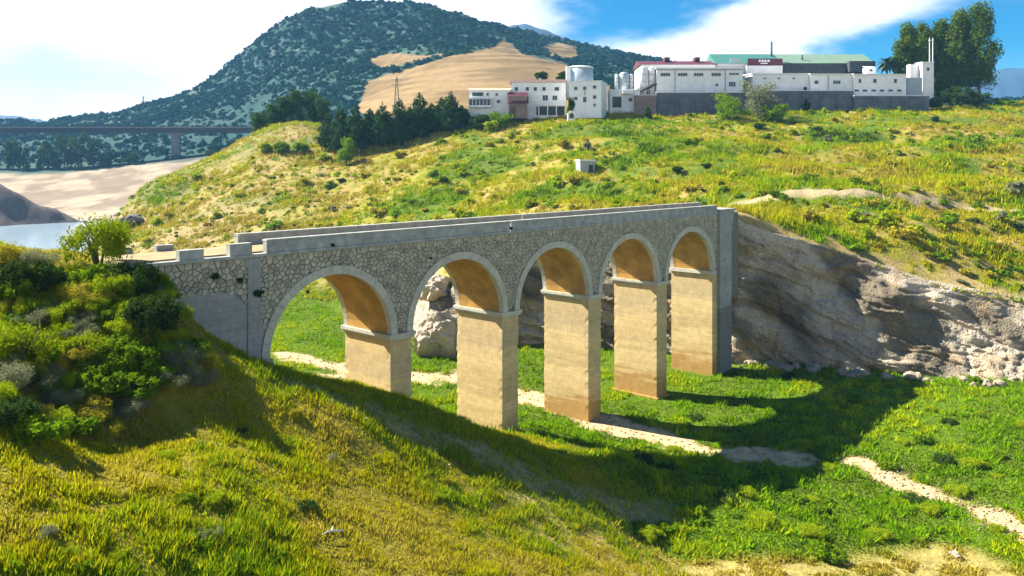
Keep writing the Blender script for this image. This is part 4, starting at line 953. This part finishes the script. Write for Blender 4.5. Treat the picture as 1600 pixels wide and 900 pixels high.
# ------------------------------------------------------------------ factory and houses
WHITE = m_plain('white_wash', (.83, .83, .83), .85, .13, .5); WHITE2 = m_plain('off_white_wash', (.78, .78, .78), .85, .08, .3)
GREYW = m_plain('grey_retaining', (.11, .125, .15), .9, .4, .35, .3, 2); BROWNW = m_plain('brown_retaining', (.23, .17, .15), .9, .25, .5)
REDR = m_plain('maroon_sheet', (.11, .03, .045), .6, .15, .6); TILE = m_plain('brown_tile', (.13, .085, .07), .9, .3, 1.2); PINKT = m_plain('pale_tile', (.50, .34, .27), .9, .2, 1)
GRN1 = m_plain('green_sheet', (.06, .19, .16), .55, .12, .5); GRN2 = m_plain('pale_green_sheet', (.17, .26, .19), .55, .1, .5); DARKM = m_plain('dark_steel', (.05, .06, .07), .6, .2, 1)
METAL = m_plain('silo_metal', (.42, .50, .54), .45, .12, .5, metal=.3); DARKW = m_plain('dark_wall', (.07, .09, .09), .8, .3, .5)
PIPE = m_plain('downpipe_grey', (.35, .36, .38), .6, .1, 1)
def m_glass():
    m, nt, N, L, P = mat_new('window_glass'); P.inputs['Base Color'].default_value = (.03, .04, .06, 1); P.inputs['Roughness'].default_value = .15; return m
GLASS = m_glass()
class Bld:
    """a building whose front is given in photo pixels at distance Y"""
    def __init__(s, name, label, cat, x0, x1, yt, yb, Y, depth, mat=WHITE, group=None, rot=0.0):
        s.Y = Y; s.k = Y/F; s.xo = x0; s.yo = yb; s.depth = depth
        P = at(x0, yb, Y); s.o = empty(name, tuple(P), rot); tag(s.o, label, cat, group)
        s.W = (x1-x0)*s.k; s.H = (yb-yt)*s.k
        w = MB(); w.box(0, s.W, 0, depth, -1.0, s.H); s.wall = w.build('wall', mat, s.o)
    def lx(s, x): return (x-s.xo)*s.k
    def lz(s, y): return (s.yo-y)*s.k
    def win(s, x, y, w, h, kind='window', frame=WHITE2, mull=0):
        a, b, c, d = s.lx(x-w/2), s.lx(x+w/2), s.lz(y+h/2), s.lz(y-h/2); f = .10
        m = MB(); m.box(a-f, a, -.09, -.003, c-f, d+f); m.box(b, b+f, -.09, -.003, c-f, d+f); m.box(a, b, -.09, -.003, d, d+f); m.box(a-.05, b+.05, -.16, -.095, c-f-.05, c-f+.06); m.box(a, b, -.09, -.003, c-f, c)
        for k in range(mull): q = lerp(a, b, (k+1)/(mull+1)); m.box(q-.04, q+.04, -.08, -.03, c, d)
        o = m.build(kind, frame, s.o); p = MB(); p.box(a, b, -.028, -.003, c, d); p.build('pane', GLASS, o); return o
    def box(s, name, mat, x0, x1, y0, y1, d0, d1, parent=None):
        m = MB(); m.box(s.lx(x0), s.lx(x1), d0, d1, s.lz(y1), s.lz(y0)); return m.build(name, mat, parent or s.o)
    def gable(s, rise, mat, over=.4, z=None):
        z = s.H if z is None else z; D = s.depth; m = MB()
        pr = [(-over, z+.004), (D+over, z+.004), (D/2, z+rise)]
        m.add([(-over, y, zz) for y, zz in pr]+[(s.W+over, y, zz) for y, zz in pr], [(0, 2, 1), (3, 4, 5), (0, 3, 5, 2), (1, 2, 5, 4), (0, 1, 4, 3)])
        return m.build('roof', mat, s.o)
    def mono(s, mat, over=.25, t=.25, z0=0.0, z1=.5):
        m = MB(); m.add([(-over, -over, s.H+.004+z0), (s.W+over, -over, s.H+.004+z0), (s.W+over, s.depth+over, s.H+.004+z1), (-over, s.depth+over, s.H+.004+z1),
                         (-over, -over, s.H+t+z0), (s.W+over, -over, s.H+t+z0), (s.W+over, s.depth+over, s.H+t+z1), (-over, s.depth+over, s.H+t+z1)],
                        [(0, 3, 2, 1), (4, 5, 6, 7), (0, 1, 5, 4), (1, 2, 6, 5), (2, 3, 7, 6), (3, 0, 4, 7)])
        return m.build('roof', mat, s.o)
def ribs(b, mat, x0, x1, y0, y1, n, d=-.06):
    for k in range(n+1):
        x = lerp(x0, x1, k/n); b.box('downpipe', mat, x-.35, x+.35, y0, y1, d-.06, d+.055)
def cyl(name, mat, o, x, y, z0, z1, r, dome=0.0, parent=None):
    m = MB(); pts = [(x, y, z0), (x, y, z1)]; rs = [r, r]
    if dome: pts += [(x, y, z1+dome*.5), (x, y, z1+dome*.85), (x, y, z1+dome)]; rs += [r*.85, r*.5, r*.06]
    m.tube(pts, rs, 20); return m.build(name, mat, parent or o, True)
def build_town():
    # long low house with veranda
    b = Bld('house', 'long low white house with a glazed veranda under a pale tiled roof', 'house', 733, 797, 141, 182, 262, 8)
    b.gable(1.0, PINKT, .3)
    b.box('balcony_recess', DARKW, 738, 755, 144.5, 150, -.05, -.003); b.win(762, 147.5, 3.5, 4); b.win(776, 147.5, 3.5, 4); b.win(779, 158.5, 5, 5)  # recess is a flat dark panel painting the shade of the balcony opening
    v = b.box('veranda', WHITE, 732, 768, 165, 168, -1.6, -.003); g = b.box('glazing', GLASS, 733, 767, 156, 165, -1.4, -1.3, v)
    for k in range(7): b.box('post', WHITE2, 733+k*5.6-.4, 733+k*5.6+.4, 155, 165, -1.5, -1.25, v)
    b.box('lintel', WHITE, 732, 768, 153.5, 155, -1.6, -.003, v)
    # maroon shed
    b = Bld('shed', 'maroon sheet-metal shed between the two white houses', 'shed', 795, 824, 150, 180, 258, 5, BROWNW)
    m = MB(); m.add([(-.4, -.6, b.lz(162)), (b.W+.4, -.6, b.lz(162)), (b.W+.4, 4, b.lz(144)), (-.4, 4, b.lz(144)), (-.4, -.6, b.lz(161)+.2), (b.W+.4, -.6, b.lz(161)+.2), (b.W+.4, 4, b.lz(144)+.3), (-.4, 4, b.lz(144)+.3)],
                    [(0, 3, 2, 1), (4, 5, 6, 7), (0, 1, 5, 4), (1, 2, 6, 5), (2, 3, 7, 6), (3, 0, 4, 7)]); m.build('roof', REDR, b.o)
    m = MB(); m.box(b.lx(797), b.lx(806), -.07, -.003, 0, b.lz(166)); m.build('door', TILE, b.o)
    # two storey house
    b = Bld('house', 'two-storey white house with brown tiled roof and five upper windows', 'house', 799, 884, 129, 182, 264, 9)
    b.gable(1.5, TILE)
    for x, w in ((807, 5), (824, 5), (836.5, 5), (850, 5), (870, 7)): b.win(x, 139, w, 5.5)
    b.win(852, 153, 8, 8, mull=1); b.win(867, 153, 7, 7, mull=1)
    bl = b.box('balcony', WHITE2, 840, 884, 164, 166, -1.8, -.003); b.box('void', DARKW, 838, 883.5, 167, 180, -.06, -.003)  # void is a dark panel painting the shade below the balcony
    for k in range(4): b.box('post', WHITE2, 841+k*13.6, 842.4+k*13.6, 166, 181, -1.7, -1.4, bl)
    b.box('chimney', WHITE, 843, 847, 120, 129, 4.2, 5.2)
    # three storey block, turned
    b = Bld('apartment_block', 'three-storey white block with flat roof beside the round tank', 'house', 889, 940, 128, 180, 258, 10, WHITE, rot=math.radians(-16))
    b.mono(WHITE2, .15, .2, 0, .05)
    for x, y, w, h in ((900, 138.5, 5, 5), (914, 138.5, 5, 5), (929.5, 137, 5, 5), (914, 156, 5, 8), (929.5, 152.5, 5, 5), (929.5, 165, 3.5, 4), (900, 154, 5, 5)): b.win(x, y, w, h)
    b.box('drainpipe', PIPE, 913.2, 914.8, 142, 150, -.16, -.095)
    # round tank on the house
    Y = 272; P = at(906, 128, Y); o = empty('storage_tank', tuple(P)); tag(o, 'broad round pale metal tank rising behind the three-storey block', 'tank')
    k = Y/F; cyl('tank_wall', METAL, o, 0, 0, -6, 21*k, 21*k, 0); cyl('lid', WHITE2, o, 0, 0, 21*k+.003, 22*k, 21.6*k, 3*k)
    MB().box(-22*k, -15*k, -14*k, -4*k, -6, 23*k).build('stair_tower', WHITE, o)
    # link building
    b = Bld('outbuilding', 'low white outbuilding with a dark doorway below the silos', 'building', 953, 1000, 141, 178, 266, 7, WHITE2)
    b.mono(WHITE, .2, .25); b.box('door', DARKW, 957, 971, 151, 168, -.08, -.003); b.box('platform', WHITE, 972, 988, 142, 147, -1.5, -.003); b.win(985, 156, 6, 5)
    for k, (x, y0, y1, r, mt, lab) in enumerate(((963.5, 117, 141, 2.6, WHITE, 'thin white silo, left of the dark steel tank'), (975.5, 116, 141, 7.5, METAL, 'grey-blue steel tank between two thin white silos'), (986.5, 117, 141, 2.6, WHITE, 'thin white silo, right of the dark steel tank'),
                                                       (1005, 107, 149, 6, WHITE, 'fat white silo with a conveyor at its foot'), (1018.5, 107, 149, 5.5, WHITE2, 'fat white silo touching the factory wall'))):
        Y = 270; q = Y/F; P = at(x, y1, Y); o = empty('silo', tuple(P)); tag(o, lab, 'silo', 'silos beside the factory')
        cyl('shell', mt, o, 0, 0, -1, (y1-y0)*q, r*q, r*q*.5)
        for j in range(3): z = (y1-y0)*q*(.25+.25*j); cyl('hoop', PIPE, o, 0, 0, z, z+.18, r*q+.04)
        MB().tube([(-r*q-.1, -.1, 0), (-r*q-.1, -.1, (y1-y0)*q)], [.08, .08], 5).build('ladder', PIPE, o)
    Y = 264; a = at(1000, 143, Y); c = at(1025, 130, Y); o = empty('conveyor', tuple(a)); tag(o, 'dark sloping conveyor in front of the white silos', 'conveyor')
    d = Vector(c)-Vector(a); MB().tube([(0, 0, 0), tuple(d)], [.45, .75], 6).build('belt_housing', DARKM, o); MB().tube([(d.x*.6, 0, d.z*.6), (d.x*.6, .2, -5)], [.12, .12], 5).build('strut', DARKM, o)
    # main factory shed
    b = Bld('factory_shed', 'long white factory shed with four strip windows high in the wall', 'factory', 1026, 1160.5, 108, 146, 268, 14)
    m = b.mono(WHITE2, .35, .45, 0, .9)
    for x in (1039.5, 1066.5, 1091.5, 1119): b.win(x, 116.5, 14.5, 4.6, mull=3)
    b.win(1147, 115.5, 15, 3, mull=4); b.win(1120, 132.5, 4, 3.5); b.win(1144, 131.5, 10, 7, mull=2)
    for x in (1054.6, 1133): b.box('downpipe', PIPE, x-.5, x+.5, 110, 146, -.25, -.1)
    b.box('gutter', PIPE, 1026, 1160, 108.5, 109.6, -.3, -.003)
    # building with the maroon roof behind
    b = Bld('red_roof_hall', 'hall with a maroon metal roof rising behind the factory shed', 'factory', 1002, 1118, 101, 130, 284, 16, WHITE2)
    m = b.gable(2.2, REDR, .6)
    for x in (1047, 1095): b.box('roof_vent', REDR, x-4, x+4, 86.5, 92, 5, 9)
    MB().tube([(b.lx(1083), 7, b.H+2), (b.lx(1083), 7, b.H+7)], [.07, .04], 5).build('antenna', PIPE, b.o)
    # green roofed halls
    b = Bld('green_roof_hall', 'hall with a sea-green metal roof and a maroon name board', 'factory', 1119, 1218, 99, 130, 286, 16, WHITE2)
    b.gable(4.3, GRN1, .5)
    b.box('name_board', REDR, 1165, 1219, 93, 104, -2.6, -2.3)
    for k, (x0, x1, y0, y1) in enumerate([(1182, 1185, 95, 98), (1186.5, 1190, 95, 98), (1191, 1194, 95, 98), (1195.5, 1199, 95, 98), (1185, 1196, 99.5, 101)]): b.box('lettering', WHITE, x0, x1, y0, y1, -2.64, -2.603)
    b.box('porch_wall', WHITE, 1163, 1219, 104, 125, -2.6, -.003); b.box('skylight', METAL, 1140, 1157, 91, 97, -.4, -.2)
    cyl('chimney', DARKM, b.o, b.lx(1214), 6, b.H, b.H+8.5, .35)
    b = Bld('green_roof_hall', 'longer hall with a pale green metal roof over a dark glazed front', 'factory', 1220, 1364, 99, 130, 290, 18, DARKW)
    b.gable(4.4, GRN2, .5)
    for k in range(11): b.win(1230+k*12, 104.5, 9, 5, mull=2, frame=DARKM)
    cyl('flue', DARKM, b.o, b.lx(1258), 3, b.H+.5, b.H+3.4, .3)
    b.box('dark_annex', DARKM, 1322, 1362, 97, 114, -3, -.003)
    # low sheds in front
    b = Bld('white_shed', 'low white shed with faint vents behind the pale feathery tree', 'factory', 1176, 1265, 116, 146, 268, 10, WHITE2)
    b.mono(WHITE, .3, .3, 0, .6)
    for x in (1195, 1217, 1240): b.win(x, 122.5, 4, 1.8)
    b = Bld('white_shed', 'low white shed with a single and a double window beside the dormitory', 'factory', 1266, 1333, 116.5, 146, 267, 10, WHITE)
    b.mono(WHITE2, .3, .3, 0, .6); b.win(1275.5, 128.5, 6, 5); b.win(1307.5, 128.5, 11, 5, mull=2)
    b.box('downpipe', PIPE, 1293.5, 1294.5, 118, 142, -.2, -.05)
    b = Bld('dormitory', 'white two-storey wing with three windows over a row of six small ones', 'factory', 1334, 1416, 117, 152, 266, 10, WHITE)
    b.mono(WHITE2, .35, .3, 0, .6)
    for x, w in ((1343.5, 4), (1367, 5), (1399, 4.5)): b.win(x, 126.5, w, 6)
    for x in (1338.5, 1351.5, 1365, 1378, 1391.6, 1405): b.win(x, 141.5, 7, 3.2)
    b = Bld('plant_room', 'tiny white plant room on the roofs beside the palm', 'building', 1354, 1368, 105, 122, 278, 3, WHITE); b.mono(WHITE2, .1, .15); b.win(1361, 110, 4, 3)
    # yard wall, tower, poles
    b = Bld('yard_wall', 'plain grey-blue yard wall between the dormitory and the tower', 'wall', 1417, 1441, 122, 152, 267, .5, m_plain('yard_grey', (.34, .40, .46), .9, .1, .5)); b.box('coping', WHITE2, 1416.5, 1441, 121, 122, -.1, .6)
    b = Bld('tower', 'narrow pale tower at the end of the factory row', 'tower', 1441.5, 1459, 98, 152, 268, 4.5, WHITE2); b.mono(WHITE, .2, .3, 0, .1); b.win(1450, 108, 4, 5); b.box('side_block', WHITE, 1428, 1441, 99, 121, 2.5, 5)
    for k, x in enumerate((1452.5, 1457.5)):
        P = at(x, 98, 270); o = empty('mast', tuple(P)); tag(o, ('thin white mast on the tower, left of the pair', 'thin white mast on the tower, right of the pair')[k], 'mast', 'masts on the tower')
        MB().tube([(0, 0, -1), (0, 0, 8.2)], [.16, .12], 6).build('pole', WHITE, o); MB().box(-.3, .3, -.1, .1, 7.2, 7.5).build('crossbar', WHITE2, o)
    # retaining walls
    for lab, x0, x1, yt, yb, Y, mt in (('brown brick retaining wall under the silos', 992, 1025, 149, 172, 264, BROWNW), ('tall grey retaining wall under the long factory shed', 1025.5, 1176, 145, 176, 265, GREYW),
                                       ('grey-blue retaining wall under the low sheds', 1176.5, 1334, 142, 176, 264.5, GREYW), ('low dark retaining wall under the dormitory and yard', 1334.5, 1452, 150, 170, 263, GREYW)):
        b = Bld('retaining_wall', lab, 'wall', x0, x1, yt, yb+6, Y, 1.2, mt, 'retaining walls of the factory terrace'); b.box('coping', WHITE2, x0-.3, x1+.3, yt-1, yt-.02, -.15, 1.3)
        n = int((x1-x0)/26)
        for k in range(1, n): x = lerp(x0, x1, k/n); b.box('pier', mt, x-1, x+1, yt+.5, yb+6, -.35, -.003)
    # pump house on the slope
    P = ray_ground(918, 272); o = empty('pump_house', tuple(P), .25); tag(o, 'small grey concrete hut alone on the scrubby hillside', 'hut'); q = P[1]/F
    MB().box(-12*q, 12*q, 0, 3.2, -1, 20*q).build('wall', m_plain('hut_concrete', (.38, .40, .40), .9, .2, .8, .3), o); MB().box(-13*q, 13*q, -.25, 3.45, 20*q+.003, 22.5*q).build('roof', WHITE2, o); MB().box(2*q, 9*q, -.06, -.003, 0, 14*q).build('door', DARKM, o)
    # white hut with dark arch below the block
    P = at(893, 184, 254); o = empty('shrine', tuple(P)); tag(o, 'tiny white arched niche below the three-storey block', 'shrine'); q = 254/F
    MB().prism([(-6*q, -1), (6*q, -1), (6*q, 7*q), (3*q, 11*q), (-3*q, 11*q), (-6*q, 7*q)], 0, 2).build('wall', WHITE, o); MB().prism([(-3*q, -.2), (3.5*q, -.2), (3.5*q, 5*q), (0, 8*q), (-3*q, 5*q)], -.05, -.003).build('opening', DARKM, o)
    # poles on the skyline and field
    for x, yb, yt, Y, lab in ((620, 152, 120, 480, 'lattice pylon standing at the edge of the golden field'), (224, 172, 150, 900, 'distant mast on the left shoulder of the mountain')):
        P = at(x, yb, Y); P[2] = float(far_z(x, Y))-1; h = HC-(yt-HY)/F*Y-P[2]; w = h*.07; o = empty('pylon', tuple(P)); tag(o, lab, 'pylon')
        m = MB()
        for sx in (-1, 1):
            for sy in (-1, 1): m.tube([(sx*w, sy*w, 0), (sx*w*.2, sy*w*.2, h)], [.18, .12], 4)
        for k in range(6): z = h*k/6; f = w*(1-.8*k/6); f2 = w*(1-.8*(k+1)/6); m.tube([(-f, -f, z), (f2, -f2, z+h/6)], [.09, .09], 4); m.tube([(f, -f, z), (-f2, -f2, z+h/6)], [.09, .09], 4)
        m.build('lattice', DARKM, o)
        for z in (.8, .92): MB().box(-w*2, w*2, -.1, .1, h*z, h*z+.2).build('crossarm', DARKM, o)
build_town()

# ------------------------------------------------------------------ rocks and driftwood
M_ROCK = m_plain('pale_rock', (.40, .33, .25), .92, .3, .6, .7, 3)
def rock_mesh(seed, n=5):
    import bmesh
    bm = bmesh.new(); bmesh.ops.create_icosphere(bm, subdivisions=n, radius=1); r = random.Random(seed); ax = [Vector((r.gauss(0, 1), r.gauss(0, 1), r.gauss(0, 1))).normalized() for _ in range(12)]; lim = [r.uniform(.62, .95) for _ in ax]
    V = np.array([v.co[:] for v in bm.verts]); nz = fbm(V[:, 0]*2.2+seed, V[:, 1]*2.2+V[:, 2]*1.7, 4)
    for v, q in zip(bm.verts, nz):
        co = v.co.copy()
        for a, l in zip(ax, lim):
            d = co.dot(a)
            if d > l: co -= a*(d-l)*.85
        v.co = co*(.62+.8*q)
    me = bpy.data.meshes.new('rock'); bm.to_mesh(me); bm.free(); me.materials.append(M_ROCK); return me
def build_rocks():
    for k, (x, y, w, h, lab) in enumerate(((690, 548, 78, 80, 'big rounded pale boulder seen through the second arch'), (668, 470, 60, 40, 'pale rock ledge above the boulder behind the second arch'), (1492, 872, 15, 12, 'small whitish stone lying in the grass near the lower edge'),
                                         (515, 264, 30, 16, ''), (228, 288, 24, 14, 'dark rock outcrop on the tip of the headland'), (205, 352, 40, 18, 'dark boulder low on the bare headland bank'), (1390, 520, 70, 60, 'pale rounded rock bulging from the cliff foot'))):
        if not lab or 'cliff foot' in lab: continue
        P = ray_ground(x, y); 
        if 'through the second' in lab: P = np.array([-9.8, 111.5, 0.0])
        if 'ledge' in lab: P = np.array([-12.5, 127, 5.5])
        q = P[1]/F; o = obj('boulder' if w > 20 else 'rock', rock_mesh(k+3), None, (P[0], P[1], P[2]+h*q*.30)); o.scale = (w*q*.5, w*q*.55, h*q*.55); tag(o, lab, 'rock')
        if 'dark' in lab: o.data.materials.clear(); o.data.materials.append(m_plain('dark_rock', (.13, .12, .11), .95, .4, 1.0, .6, 4))
    P = ray_ground(520, 845); o = empty('dead_branch', (P[0], P[1], P[2]+.12), .9); tag(o, 'bleached pale branch lying in the grass of the near bank', 'branch')
    mt = m_plain('bleached_wood', (.68, .62, .55), .8, .15, 4)
    MB().tube([(-.55, 0, .3), (-.15, .1, .28), (.25, 0, .2), (.55, -.05, .12)], [.015, .035, .05, .03], 6).build('limb', mt, o); MB().tube([(.0, .08, .25), (.15, .2, .3), (.3, .3, .3)], [.04, .03, .01], 5).build('twig', mt, o)
build_rocks()
def build_talus():
    r = random.Random(77); ms = [rock_mesh(30+k, 3) for k in range(4)]; dr = m_plain('fallen_stone', (.30, .25, .18), .95, .35, 1.0, .6, 4)
    for m_ in ms: m_.materials.clear(); m_.materials.append(dr)
    for k in range(34):
        i = r.choice((1, 2, 2, 3, 3, 4)); t = r.random(); a, b = np.array(CLIFF[i][0]), np.array(CLIFF[min(i+1, 5)][0]); p = a*(1-t)+b*t
        p = p+np.array([-.2, -.98])*r.uniform(.6, 3.2); s = r.uniform(.25, .8); px = CX+F*p[0]/p[1]
        o = obj('fallen_rock', r.choice(ms), None, (p[0], p[1], float(ground_z(p[0], p[1]))+s*.25), r.random()*6); o.scale = (s*r.uniform(.8, 1.4), s, s*r.uniform(.55, .9))
        sz = 'small' if s < .43 else 'middling' if s < .62 else 'large'
        wh = 'near the bridge end' if px < 1260 else 'halfway along the cliff' if px < 1430 else 'by the sunlit outcrop' if px < 1540 else 'at the right picture edge'
        tag(o, f'{sz} fallen block at the cliff foot {wh}', 'rock', f'{sz} fallen blocks {wh}')
build_talus()
def build_gravel():
    r = np.random.default_rng(9); V = []; n = 5200; P = []
    for path, m, sp in ((PATH_A, 1300, 2.0), (PATH_B, 900, 1.6), (PATH_C, 500, 1.4)):
        p = np.array(path)[:, :2]; sg = np.r_[0, np.cumsum(np.linalg.norm(np.diff(p, axis=0), axis=1))]; u = r.random(m)*sg[-1]
        P.append(np.stack([np.interp(u, sg, p[:, k]) for k in (0, 1)], -1)+r.normal(size=(m, 2))*sp)
    P = np.concatenate(P); P = P[~on_bridge(P[:, 0], P[:, 1], .1)]; n = len(P); s = .035+.10*r.random(n)**4+.02; z = ground_z(P[:, 0], P[:, 1])
    o8 = np.array([(1, 0, 0), (0, 1, 0), (-1, 0, 0), (0, -1, 0), (0, 0, 1), (0, 0, -1)], float); f8 = np.array([(0, 1, 4), (1, 2, 4), (2, 3, 4), (3, 0, 4), (1, 0, 5), (2, 1, 5), (3, 2, 5), (0, 3, 5)])
    V = np.stack([P[:, 0], P[:, 1], z+s*.3], -1)[:, None]+o8[None]*s[:, None, None]*(.7+.6*r.random((n, 6, 1)))*np.array([1, 1, .7])
    Fc = f8[None]+(np.arange(n)*6)[:, None, None]; c = np.repeat(np.array([.30, .23, .14])*(.5+.9*r.random(n))[:, None], 6, axis=0)
    tag(obj('gravel', npmesh('gravel', V.reshape(-1, 3), Fc.reshape(-1, 3), M_GROUND, c)), 'loose pebbles on the bare strips of the river bed', 'gravel', kind='stuff')
build_gravel()
def build_wall_bushes():
    r = random.Random(5)
    for k in range(17):
        x = 1000+k*27+r.uniform(-8, 8); P = at(x, 170, 258.5+r.uniform(-2, 1)); P[2] = float(ground_z(P[0], P[1])); i = r.choice((0, 1, 1, 2, 4)); nm = ('lime green', 'mid green', 'dark green', '', 'grey-green')[i]
        wh = 'under the silos' if x < 1026 else 'under the long factory shed' if x < 1176 else 'under the low sheds' if x < 1334 else 'under the dormitory'
        shrub(P, r.uniform(.8, 1.7), r.uniform(.7, 1.2), FAR_SHRUBS[i], FAR_STEMS[i], f'{nm} bush against the retaining wall {wh}', f'{nm} bushes against the wall {wh}', name='bush')
build_wall_bushes()
# ------------------------------------------------------------------ haze
def build_haze():
    m = bpy.data.materials.new('haze_air'); m.use_nodes = True; N = m.node_tree.nodes; N.clear()
    out = N.new('ShaderNodeOutputMaterial'); v = N.new('ShaderNodeVolumePrincipled')
    v.inputs['Color'].default_value = (.22, .55, 1.0, 1); v.inputs['Density'].default_value = 0.00011; v.inputs['Anisotropy'].default_value = 0.0
    m.node_tree.links.new(v.outputs[0], out.inputs['Volume'])
    o = MB().box(-3200, 3200, -60, 3200, -12, 400).build('haze', m); tag(o, 'thin blue haze over the valley', kind='stuff')
build_haze()
